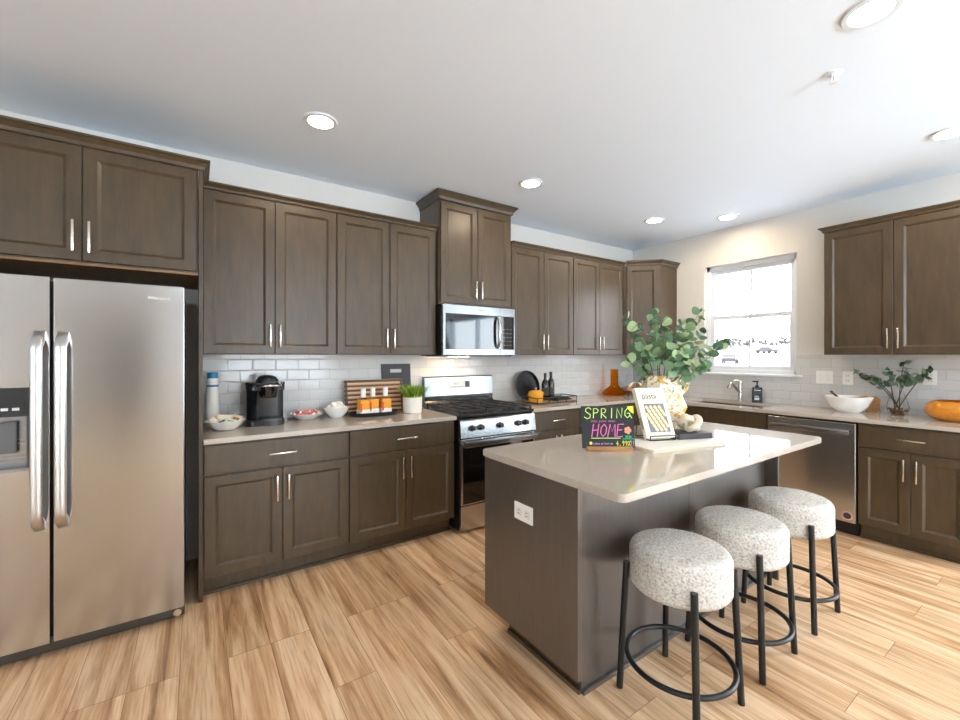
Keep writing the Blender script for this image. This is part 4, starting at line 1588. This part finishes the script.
def wine(label, loc, h, first=None):
    t = thing('oil_bottle', label, 'bottle', loc, 0, 'dark bottles in the wire tray')
    bm = BM(); lathe(bm, [(0, 0), (0.035, 0), (0.037, 0.006), (0.037, h * 0.58), (0.031, h * 0.68), (0.015, h * 0.78), (0.0135, h * 0.95), (0, h * 0.95)], 28); obj('glass', bm, 'bottle_dark', t, smooth=40)
    bm = BM(); lathe(bm, [(0.0375, h * 0.16), (0.0375, h * 0.46)], 28); obj('paper_label', bm, 'ink_dark', t, smooth=40)
    bm = BM(); lathe(bm, [(0.0145, h * 0.84), (0.0155, h * 0.96), (0.015, h), (0, h)], 20); obj('cap', bm, 'foil', t, smooth=40)


wine('dark glass bottle in the wire tray next to the yellow pot', (-1.775, -0.245, Z + 0.0185), 0.272)
wine('dark glass bottle in the wire tray farther from the yellow pot, beside its twin', (-1.690, -0.24, Z + 0.0185), 0.285)
t = thing('folded_napkin', 'dark folded napkin lying in the wire tray in front of the bottles', 'napkin', (-1.66, -0.345, Z + 0.0185), R(8))
b = BM()
for k in range(3):
    box(b, -0.13 + 0.012 * k, 0.12 - 0.02 * k, -0.055 + 0.008 * k, 0.05, 0.0005 + 0.014 * k, 0.0125 + 0.014 * k)
bmesh.ops.subdivide_edges(b, edges=b.edges[:], cuts=5, use_grid_fill=True)
for v in b.verts:
    v.co.z += 0.010 * noise.noise(v.co * 14) * (v.co.z / 0.04)
obj('cloth', b, 'dark_cloth', t, smooth=60)

t = thing('decanter', 'amber glass decanter with a tall neck and flared base', 'decanter', (-0.632, -0.205, Z))
b = BM()
prof = [(0, 0.004), (0.10, 0.0), (0.125, 0.006), (0.135, 0.026), (0.118, 0.055), (0.07, 0.095), (0.048, 0.118), (0.043, 0.15), (0.043, 0.305), (0.039, 0.307), (0.037, 0.30), (0.037, 0.15), (0.042, 0.118), (0.066, 0.09), (0.112, 0.053), (0.127, 0.027), (0.118, 0.012), (0, 0.011)]
lathe(b, prof, 40)
obj('glass', b, 'amber_glass', t, smooth=50)

t = thing('footed_board', 'small wooden board on a dark base in the counter corner', 'board', (-0.34, -0.36, Z), R(-40))
b = BM(); prism(b, rrect(-0.20, 0.20, -0.13, 0.13, 0.03), 0.06, 0.085); obj('top', b, 'warm_wood', t, smooth=40)
b = BM(); prism(b, rrect(-0.17, 0.17, -0.10, 0.10, 0.02), 0.0, 0.059); obj('base', b, 'dark_walnut', t, smooth=40)
t = thing('folded_napkin', 'cream ruffled napkin on the wooden board in the counter corner', 'napkin', (-0.435, -0.36, Z + 0.0855), R(-40))
b = BM()
for a0 in range(5):
    n = 14
    rows = []
    for i in range(6):
        rr = 0.02 + 0.075 * i / 5
        row = []
        for k in range(n + 1):
            a = R(-60 + a0 * 48 + 80 * k / n)
            row.append(b.verts.new((rr * math.cos(a), rr * 0.8 * math.sin(a), 0.004 + 0.085 * (1 - (i / 5) ** 1.5) * 0.8 + 0.016 * math.sin(k * 1.5 + a0) * (i / 5) + 0.01 * (i == 5))))
        rows.append(row)
    for A, C in zip(rows, rows[1:]):
        for k in range(n):
            b.faces.new((A[k], A[k + 1], C[k + 1], C[k]))
o = obj('cloth', b, 'napkin', t, smooth=80)
sm = o.modifiers.new('thick', 'SOLIDIFY'); sm.thickness = 0.003


def wineglass(label, loc):
    t = thing('wine_glass', label, 'glass', loc, 0, 'wine glasses in the counter corner')
    bm = BM(); lathe(bm, [(0, 0), (0.036, 0), (0.036, 0.002), (0.006, 0.006)], 28); obj('foot', bm, 'clear_glass', t, smooth=40)
    bm = BM(); lathe(bm, [(0.0045, 0.005), (0.0045, 0.105)], 12); obj('stem', bm, 'clear_glass', t, smooth=60)
    bm = BM(); lathe(bm, [(0.0045, 0.105), (0.03, 0.12), (0.042, 0.155), (0.040, 0.20), (0.036, 0.243), (0.0345, 0.243), (0.0385, 0.20), (0.04, 0.156), (0.029, 0.123), (0, 0.110)], 32); obj('bowl', bm, 'clear_glass', t, smooth=60)


wineglass('clear wine glass in the corner nearer the amber decanter', (-0.33, -0.185, Z + 0.0005))
wineglass('clear wine glass in the corner nearer the plant vase', (-0.155, -0.245, Z + 0.0005))

# ------------------------------------------------------------------ island items
t = thing('chalkboard_sign', 'small chalkboard sign with coloured lettering on the island', 'sign', (-3.058, -2.085, Z), R(-33))
Ms = Matrix.Rotation(R(-7), 4, 'X')
b = BM(); box(b, -0.131, 0.131, -0.002, 0.002, 0.0115, 0.218, M=Matrix.Translation((0, 0.0, 0.0)) @ Ms); pnl = obj('board', b, 'chalkboard', t)
b = BM(); box(b, -0.112, 0.112, -0.026, -0.004, 0, 0.022, 0.002); box(b, -0.112, 0.112, 0.006, 0.032, 0, 0.022, 0.002); box(b, -0.112, 0.112, -0.026, 0.032, 0, 0.009); obj('stand', b, 'warm_wood', t)
TL = (R(90) + R(-7), 0, 0)


def chalk(name, body, size, mat, x, z, off=0.0, sh=0.0, sp=1.0):
    p = Ms @ Vector((x, -0.0026, z))
    return text(name, body, size, mat, pnl, p, TL, depth=0.0002, offset=off, shear=sh, space=sp)


STROKES = {
    'S': [[(.9, .85), (.6, 1), (.2, .9), (.12, .68), (.45, .52), (.85, .36), (.8, .1), (.4, 0), (.02, .14)]],
    'P': [[(.15, 0), (.15, 1), (.6, .98), (.85, .8), (.7, .56), (.15, .48)]],
    'R': [[(.15, 0), (.15, 1), (.6, .98), (.8, .8), (.65, .56), (.15, .5), (.85, 0)]],
    'I': [[(.5, 0), (.5, 1)]],
    'N': [[(.1, 0), (.12, 1), (.82, 0), (.88, 1)]],
    'G': [[(.85, .82), (.5, 1), (.15, .7), (.15, .25), (.5, 0), (.85, .2), (.85, .48), (.5, .48)], [(.85, .3), (1.15, .0)]],
    'H': [[(.1, 0), (.15, 1)], [(.8, 0), (.85, 1)], [(.12, .5), (.82, .54)]],
    'O': [[(.5, 1), (.15, .75), (.12, .3), (.45, 0), (.82, .25), (.85, .72), (.5, 1)]],
    'M': [[(.02, 0), (.18, 1), (.5, .4), (.82, 1), (.98, 0)]],
    'E': [[(.85, 1), (.15, 1), (.12, 0), (.85, 0)], [(.13, .52), (.7, .54)]],
    '4': [[(.6, 0), (.62, 1), (.1, .35), (.9, .38)]],
    '.': [[(.4, 0), (.5, .1)]],
    '9': [[(.8, .7), (.4, .5), (.15, .75), (.45, 1), (.8, .9), (.75, .4), (.5, 0)]],
    '%': [[(.1, 0), (.9, 1)], [(.2, .75), (.35, .95), (.1, .95), (.2, .75)], [(.75, .05), (.9, .25), (.65, .25), (.75, .05)]],
    '!': [[(.5, .35), (.55, 1)], [(.45, 0), (.5, .1)]],
}


def chalk_strokes(word, x0, z0, wl, h, r_, mat, slant=0.0, gap=1.1, tops=None):
    bm = BM()
    for i, ch in enumerate(word):
        k = 1.2 if (i == 0 and tops) else 1.0
        for st in STROKES[ch]:
            dense = []
            for (a0, c0), (a1, c1) in zip(st, st[1:]):
                dense += [(a0, c0)]
            dense.append(st[-1])
            q = [(x0 + i * wl * gap + (a + slant * c) * wl, -0.0024, z0 + c * h * k - (k - 1) * h * 0.5) for a, c in dense]
            rows = []
            for idx in range(len(q)):
                p = Vector(q[idx])
                t_ = (Vector(q[min(idx + 1, len(q) - 1)]) - Vector(q[max(idx - 1, 0)])).normalized()
                nrm = Vector((-t_.z, 0, t_.x)) * r_
                e = -t_ * r_ if idx == 0 else (t_ * r_ if idx == len(q) - 1 else Vector())
                rows.append((bm.verts.new(p + nrm + e), bm.verts.new(p - nrm + e)))
            for A, C in zip(rows, rows[1:]):
                bm.faces.new((A[0], A[1], C[1], C[0]))
    bmesh.ops.transform(bm, matrix=Ms, verts=bm.verts[:])
    return obj('chalk_word', bm, mat, pnl)


chalk_strokes('SPRING', -0.116, 0.160, 0.034, 0.046, 0.0024, 'chalk_green', 0.08, 1.16, tops=True)
chalk_strokes('HOME', -0.086, 0.068, 0.038, 0.060, 0.0023, 'chalk_pink', 0.22, 1.08)
chalk_strokes('4.99%', 0.036, 0.024, 0.013, 0.022, 0.0017, 'chalk_yellow', 0.1, 1.15)
chalk_strokes('!!', 0.110, 0.024, 0.008, 0.022, 0.0015, 'chalk_mauve', 0.1, 1.1)
chalk('chalk_word', 'into your new', 0.019, 'chalk_pink', -0.025, 0.144, -0.0002, 0.15, 1.1)
chalk('chalk_word', 'rates as low as', 0.0165, 'chalk_mauve', -0.028, 0.034, 0.0, 0.1)


def on_board(bm_fn, name, mat):
    bm = BM(); bm_fn(bm); bmesh.ops.transform(bm, matrix=Ms, verts=bm.verts[:]); return obj(name, bm, mat, pnl)


on_board(lambda m: box(m, -0.085, 0.060, -0.0028, -0.0021, 0.058, 0.062), 'chalk_line', 'chalk_green')
on_board(lambda m: box(m, 0.070, 0.128, -0.0028, -0.0021, 0.054, 0.058), 'chalk_line', 'chalk_teal')


def petals(m, cx, cz, r_, n):
    for k in range(n):
        a = 2 * math.pi * k / n
        cyl(m, r_ * 0.55, 0, 0.0006, 12, M=Matrix.Translation((cx + r_ * 0.6 * math.cos(a), -0.0022, cz + r_ * 0.6 * math.sin(a))) @ Matrix.Rotation(R(90), 4, 'X'))


on_board(lambda m: petals(m, 0.098, 0.098, 0.016, 5), 'chalk_flower', 'chalk_peach')
on_board(lambda m: petals(m, -0.088, 0.036, 0.007, 5), 'chalk_flower', 'chalk_yellow')
on_board(lambda m: (box(m, 0.0965, 0.0995, -0.0028, -0.0021, 0.056, 0.082), petals(m, 0.090, 0.066, 0.007, 3), petals(m, 0.108, 0.066, 0.007, 3)), 'chalk_stem', 'chalk_teal')


def leafpatch(m):
    v = [m.verts.new((x, -0.0026, z)) for x, z in ((0.098, 0.216), (0.130, 0.217), (0.131, 0.178), (0.112, 0.192))]
    m.faces.new(v)


on_board(leafpatch, 'chalk_leaf', 'chalk_yellow')

# board, cook book on its stand, flat book, knot, vase
t = thing('serving_board', 'pale wood and white serving board lying on the island', 'board', (-2.66, -2.165, Z), R(-11))
b = BM(); prism(b, rrect(-0.265, 0.265, -0.135, 0.11, 0.03), 0, 0.014); obj('board', b, 'pale_wood', t, smooth=40)
b = BM(); prism(b, rrect(-0.262, 0.262, -0.132, 0.107, 0.03), 0.0142, 0.0175); obj('inlay', b, 'ceramic_matte', t, smooth=40)
ZB = Z + 0.0178
BA = R(-22)
t = thing('book_stand', 'small black wire book stand on the serving board', 'book stand', (-2.685, -2.115, ZB), BA)
b = BM()
for s in (-0.075, 0.075):
    tube(b, [(s, -0.035, 0.026), (s, -0.035, 0.004), (s, 0.10, 0.004), (s, 0.075, 0.15)], 0.003, 8)
for y, z in ((-0.035, 0.004), (-0.035, 0.026), (0.10, 0.004), (0.075, 0.15)):
    tube(b, [(-0.075, y, z), (0.075, y, z)], 0.003, 8)
obj('wire_frame', b, 'black_metal', t)
t = thing('cookbook', 'cream cookbook titled pasta standing on the wire book stand', 'book', (-2.685, -2.115, ZB + 0.0145), BA)
LEAN = R(-25)
Mb = Matrix.Translation((0, -0.026, 0.0)) @ Matrix.Rotation(LEAN, 4, 'X')
bw, bh, bt = 0.085, 0.282, 0.030
b = BM(); box(b, -bw, bw, 0, 0.0025, 0, bh, M=Mb); box(b, -bw, bw, bt - 0.0025, bt, 0, bh, M=Mb); box(b, -bw - 0.002, -bw, 0, bt, 0, bh, M=Mb); cov = obj('cover', b, 'book_cream', t)
b = BM(); box(b, -bw, bw - 0.004, 0.0027, bt - 0.0027, 0.004, bh - 0.004, M=Mb); obj('pages', b, 'page_edge', t)


def on_book(fn, name, mat, smooth=None):
    bm = BM(); fn(bm); bmesh.ops.transform(bm, matrix=Mb, verts=bm.verts[:]); return obj(name, bm, mat, cov, smooth=smooth)


on_book(lambda m: box(m, -0.058, 0.064, -0.0006, 0, 0.03, 0.19), 'cover_photo', 'book_photo_grey')


def gnocchi(m):
    for i in range(5):
        for j in range(7):
            x = -0.048 + i * 0.026 + (j - 3) * 0.009 + 0.004
            z = 0.045 + (6 - j) * 0.0205
            if -0.054 < x < 0.060 and (x + 0.058) * 1.15 + (z - 0.03) > 0.048:
                lathe(m, [(0, -0.012), (0.008, -0.009), (0.0095, 0), (0.008, 0.009), (0, 0.012)], 8, (0, 0, 0), 1, 0.2, M=Matrix.Translation((x, -0.0015, z)) @ Matrix.Rotation(R(-25), 4, 'Y'))


on_book(gnocchi, 'cover_picture', 'pasta_dough', 60)
p = Mb @ Vector((-0.012, -0.0008, 0.232))
text('title', 'pasta', 0.044, 'ink_dark', cov, p, (R(90) + LEAN, 0, 0), depth=0.0003)
p = Mb @ Vector((-bw - 0.0026, bt / 2, 0.075))
tt = text('spine_title', 'pasta', 0.03, 'ink_dark', cov, (0, 0, 0), (0, 0, 0), depth=0.0003)
tt.matrix_local = Mb @ Matrix.Translation((-bw - 0.0024, bt / 2, 0.085)) @ Matrix(((0, 0, -1, 0), (0, -1, 0, 0), (-1, 0, 0, 0), (0, 0, 0, 1)))

t = thing('closed_book', 'dark charcoal book lying flat on the serving board', 'book', (-2.475, -2.165, ZB), R(-22))
b = BM(); box(b, -0.115, 0.09, -0.06, 0.08, 0, 0.004); box(b, -0.115, 0.09, -0.06, 0.08, 0.026, 0.03); box(b, -0.115, 0.09, -0.064, -0.06, 0, 0.03); obj('cover', b, 'charcoal_book', t)
b = BM(); box(b, -0.11, 0.087, -0.0595, 0.076, 0.0042, 0.0258); obj('pages', b, 'marbled_paper', t)
t = thing('decorative_knot', 'cream carved knot ornament sitting on the dark flat book', 'ornament', (-2.468, -2.165, ZB + 0.0305), R(15))
b = BM()
pts = []
for k in range(150):
    a = 2 * math.pi * k / 150
    r_ = 0.034 + 0.017 * math.cos(3 * a)
    pts.append((r_ * math.cos(2 * a), r_ * math.sin(2 * a), 0.047 + 0.030 * math.sin(3 * a)))
tube(b, pts, 0.017, 12, closed=True)
obj('knot', b, 'knot_cream', t, smooth=60)

VX, VY = -2.462, -1.985
t = thing('vase', 'white faceted vase speckled with mustard, holding eucalyptus on the island', 'vase', (VX, VY, Z), R(10))
b = BM()
prof = [(0, 0), (0.062, 0), (0.066, 0.006), (0.098, 0.07), (0.142, 0.172), (0.112, 0.25), (0.108, 0.33), (0.100, 0.352), (0.094, 0.352), (0.10, 0.33), (0.104, 0.25), (0.13, 0.172), (0.09, 0.07), (0.05, 0.012), (0, 0.012)]
lathe(b, prof, 9)
obj('body', b, 'speckled_vase', t)
b = BM(); tube(b, [(0.104, 0.0, 0.335), (0.138, 0.0, 0.338), (0.150, 0.0, 0.31), (0.140, 0.0, 0.27), (0.114, 0.0, 0.248)], 0.011, 10)
bmesh.ops.transform(b, matrix=Matrix.Rotation(R(-50), 4, 'Z'), verts=b.verts[:])
obj('handle', b, 'speckled_vase', t, smooth=60)


def leaf(bm, c, nrm, up, r_, pointed=0.0):
    """slightly cupped roundish leaf as its own island"""
    nrm = nrm.normalized()
    up = (up - nrm * up.dot(nrm)).normalized()
    sd = nrm.cross(up)
    ce = bm.verts.new(c - nrm * r_ * 0.12)
    ring = []
    n = 12
    for k in range(n):
        a = 2 * math.pi * k / n
        rr = r_ * (1 + 0.06 * math.cos(3 * a))
        q = up * math.cos(a) * rr * (1.06 + pointed * (math.cos(a) > 0.9) + pointed * 0.6) + sd * math.sin(a) * rr * (0.98 - pointed * 0.4)
        ring.append(bm.verts.new(c + q + nrm * r_ * 0.10 * math.cos(2 * a)))
    for k in range(n):
        bm.faces.new((ce, ring[k], ring[(k + 1) % n]))


def branch(parent, p0, p1, bend, nleaf, r0, leafmat, stemmat, sr=0.0035, start=0.25, pointed=0.0, rnd=None):
    rnd = rnd or random
    p0, p1 = Vector(p0), Vector(p1)
    mid = (p0 + p1) / 2 + Vector(bend)
    P = lambda s: p0 * (1 - s) ** 2 + mid * 2 * s * (1 - s) + p1 * s * s
    bm = BM()
    tube(bm, [P(k / 12) for k in range(13)], [sr * (1 - 0.6 * k / 12) for k in range(13)], 6)
    stem = obj('stem', bm, stemmat, parent, smooth=60)
    bm = BM()
    for k in range(nleaf):
        s = start + (1 - start) * (k + 0.5) / nleaf
        tan = (P(min(1, s + 0.02)) - P(s - 0.02)).normalized()
        rr = r0 * (1.05 - 0.40 * s) * rnd.uniform(0.8, 1.15)
        for sgn in (-1, 1):
            ax = Vector((rnd.uniform(-1, 1), rnd.uniform(-1, 1), rnd.uniform(-0.5, 0.6)))
            sidev = (ax - tan * ax.dot(tan)).normalized() * sgn
            d = (sidev + tan * 0.5).normalized()
            c = P(s) + d * rr * 1.05
            nrm = (tan * 0.5 - sidev * 0.25 + Vector((rnd.uniform(-1, 1), rnd.uniform(-1, 1), rnd.uniform(-0.3, 0.9)))).normalized()
            leaf(bm, c, nrm, d, rr, pointed)
    c = P(1.0)
    leaf(bm, c, Vector((rnd.uniform(-1, 1), rnd.uniform(-1, 1), 0.5)), (P(1) - P(0.95)).normalized(), r0 * 0.55, pointed)
    obj('leaves', bm, leafmat, stem, smooth=80)


t = thing('eucalyptus_bunch', 'large bunch of round-leaved eucalyptus branches standing in the speckled vase', 'foliage', (VX, VY, Z), 0)
RR = Vector((math.cos(R(34)), -math.sin(R(34)), 0))
FF = Vector((math.sin(R(34)), math.cos(R(34)), 0))
rng = random.Random(11)
for dx, dz, df, n in ((-0.20, 0.35, 0.05, 7), (-0.16, 0.19, -0.14, 6), (-0.05, 0.37, 0.0, 8), (-0.01, 0.30, -0.12, 7), (0.04, 0.26, 0.14, 6), (0.23, 0.37, 0.0, 8), (0.40, 0.20, 0.02, 8), (0.24, 0.12, -0.14, 6), (0.17, 0.20, 0.16, 6), (0.12, 0.06, -0.13, 5), (-0.10, 0.12, 0.14, 5), (0.07, 0.15, -0.16, 6), (-0.20, 0.08, -0.02, 5), (0.10, 0.30, -0.06, 7), (-0.11, 0.26, 0.08, 7), (0.02, 0.10, -0.17, 5), (0.30, 0.26, 0.10, 7)):
    p1 = RR * dx + FF * df + Vector((0, 0, 0.36 + dz))
    p0 = RR * dx * 0.08 + FF * df * 0.08 + Vector((0, 0, 0.05))
    branch(t, p0, p1, (RR * -dx * 0.15 + FF * -df * 0.15 + Vector((0, 0, 0.10))), n, 0.039, 'eucalyptus_leaf', 'stem_green', 0.0035, 0.52, rnd=rng)

# ------------------------------------------------------------------ around the sink and right counter
t = thing('faucet', 'brushed metal kitchen faucet with an angled pull-out spout at the sink', 'faucet', (-0.082, -1.35, Z))
b = BM(); lathe(b, [(0, 0), (0.028, 0), (0.028, 0.006), (0.020, 0.012), (0.019, 0.15), (0.02, 0.20), (0.012, 0.208), (0, 0.208)], 24); obj('body', b, 'chrome', t, smooth=40)
b = BM(); tube(b, [(0, 0.0, 0.08), (-0.05, 0.012, 0.125), (-0.10, 0.024, 0.172), (-0.125, 0.03, 0.182)], [0.016, 0.015, 0.015, 0.016], 14); sp_ = obj('spout', b, 'chrome', t, smooth=50)
b = BM(); tube(b, [(-0.118, 0.029, 0.182), (-0.142, 0.034, 0.160), (-0.152, 0.036, 0.135)], [0.018, 0.02, 0.021], 14); obj('spray_head', b, 'chrome', sp_, smooth=50)
b = BM(); tube(b, [(0, 0, 0.200), (-0.03, 0.02, 0.215), (-0.075, 0.03, 0.212)], [0.009, 0.007, 0.006], 10); obj('lever', b, 'chrome', t, smooth=50)

t = thing('soap_dispenser', 'navy square soap dispenser with a black pump beside the sink', 'soap dispenser', (-0.072, -1.505, Z), R(-60))
b = BM(); prism(b, rrect(-0.042, 0.042, -0.03, 0.03, 0.008), 0, 0.152); bd = obj('bottle', b, 'navy', t, smooth=40)
b = BM()
box(b, -0.026, 0.014, -0.0312, -0.0301, 0.025, 0.05); box(b, -0.026, 0.026, -0.0312, -0.0301, 0.12, 0.126); box(b, -0.026, 0.01, -0.0312, -0.0301, 0.06, 0.066)
obj('label_print', b, 'ice_light', bd)
b = BM(); cyl(b, 0.016, 0.1522, 0.172, 18); cyl(b, 0.006, 0.172, 0.205, 12); box(b, -0.04, 0.012, -0.009, 0.009, 0.203, 0.217, 0.003); obj('pump', b, 'black_plastic', t, smooth=40)

t = thing('salad_bowl', 'large white bowl with a dark serving spoon on the counter under the wall cabinet', 'bowl', (-0.235, -2.262, Z), R(-75))
b = BM(); lathe(b, [(0, 0), (0.075, 0), (0.08, 0.005), (0.125, 0.05), (0.158, 0.13), (0.153, 0.131), (0.12, 0.055), (0.075, 0.014), (0, 0.012)], 56, sx=1.0, sy=0.86); obj('dish', b, 'ceramic_white', t, smooth=50)
t = thing('serving_spoon', 'dark wooden serving spoon resting in the large white bowl', 'spoon', (-0.235, -2.262, Z))
b = BM(); tube(b, [(0.0, -0.04, 0.05), (-0.01, 0.05, 0.10), (-0.015, 0.115, 0.168)], [0.007, 0.009, 0.011], 8); obj('spoon_handle', b, 'dark_walnut', t, smooth=60)
b = BM(); sphere(b, 0.03, (0.002, -0.05, 0.046), 14, 8, (0.8, 1.2, 0.4)); obj('spoon_bowl', b, 'dark_walnut', t, smooth=60)
t = thing('serving_fork', 'pale wooden serving fork lying across the large white bowl', 'fork', (-0.235, -2.262, Z))
b = BM(); tube(b, [(0.05, 0.05, 0.10), (0.03, -0.06, 0.122), (0.015, -0.125, 0.142)], [0.012, 0.009, 0.008], 8); obj('fork_handle', b, 'warm_wood', t, smooth=60)
b = BM()
for s in (-0.011, 0, 0.011):
    tube(b, [(0.05 + s, 0.045, 0.101), (0.058 + s, 0.085, 0.088)], [0.005, 0.003], 8)
obj('fork_tines', b, 'warm_wood', t, smooth=60)
t = thing('live_edge_board', 'small brown live-edge wood board standing behind the white salad bowl', 'board', (-0.085, -2.385, Z), R(0))
b = BM()
outl = [(-0.040, 0.0), (0.05, 0.0), (0.056, 0.04), (0.04, 0.08), (0.044, 0.12), (0.02, 0.135), (-0.01, 0.13), (-0.036, 0.115), (-0.030, 0.06)]
a = [b.verts.new((0, y, z)) for y, z in outl]; c = [b.verts.new((0.022, y, z)) for y, z in outl]
b.faces.new(a); b.faces.new(list(reversed(c)))
for k in range(len(outl)):
    b.faces.new((a[k], a[(k + 1) % len(outl)], c[(k + 1) % len(outl)], c[k]))
bmesh.ops.transform(b, matrix=Matrix.Rotation(R(14), 4, 'Y'), verts=b.verts[:])
obj('board', b, 'warm_wood', t)

t = thing('glass_vase', 'small round clear glass vase with pebbles holding eucalyptus sprigs', 'vase', (-0.175, -2.548, Z))
b = BM(); lathe(b, [(0, 0.0), (0.035, 0.0), (0.058, 0.022), (0.068, 0.062), (0.056, 0.12), (0.038, 0.165), (0.036, 0.19), (0.034, 0.19), (0.036, 0.165), (0.053, 0.12), (0.065, 0.062), (0.055, 0.025), (0.033, 0.004), (0, 0.004)], 40); obj('glass', b, 'clear_glass', t, smooth=60)
b = BM()
for k in range(46):
    a = random.uniform(0, 6.28); zz = random.uniform(0.012, 0.05); rr = math.sqrt(random.random()) * (0.03 + 0.5 * zz)
    sphere(b, random.uniform(0.008, 0.012), (rr * math.cos(a), rr * math.sin(a), zz), 8, 6, (1, 1, 0.8))
obj('pebbles', b, 'pebble_brown', t, smooth=60, kind='stuff')
t = thing('eucalyptus_sprigs', 'eucalyptus sprigs in the small glass vase under the right wall cabinet', 'foliage', (-0.175, -2.548, Z))
rng = random.Random(5)
for p1, bend, n, r0 in (((0.03, 0.265, 0.33), (0, -0.02, 0.10), 8, 0.026), ((-0.02, 0.16, 0.30), (0, -0.02, 0.06), 6, 0.027), ((0.0, -0.04, 0.425), (0, 0.02, 0.02), 7, 0.03), ((-0.04, -0.18, 0.36), (0, 0.0, 0.05), 6, 0.03), ((-0.05, -0.07, 0.33), (0, 0, 0.03), 5, 0.03), ((-0.04, 0.05, 0.36), (0, 0, 0.03), 5, 0.027)):
    branch(t, (random.uniform(-0.015, 0.015), random.uniform(-0.015, 0.015), 0.05), p1, bend, n, r0, 'vase_sprig_leaf', 'stem_brown', 0.0045, 0.5, 0.25, rnd=rng)

t = thing('amber_bowl', 'low oval amber glass bowl at the right end of the counter', 'bowl', (-0.235, -2.895, Z), R(-80))
b = BM(); lathe(b, [(0, 0.002), (0.10, 0), (0.15, 0.01), (0.185, 0.045), (0.192, 0.075), (0.18, 0.115), (0.15, 0.138), (0.13, 0.143), (0.126, 0.139), (0.145, 0.13), (0.17, 0.11), (0.18, 0.075), (0.172, 0.046), (0.14, 0.018), (0, 0.012)], 64, sx=1.0, sy=0.8)
obj('shell', b, 'amber_ceramic', t, smooth=60)
b = BM(); lathe(b, [(0.136, 0.1415), (0.132, 0.1445), (0.124, 0.141), (0.128, 0.138)], 64, sx=1.0, sy=0.8); obj('rim', b, 'amber_inside', t, smooth=60)
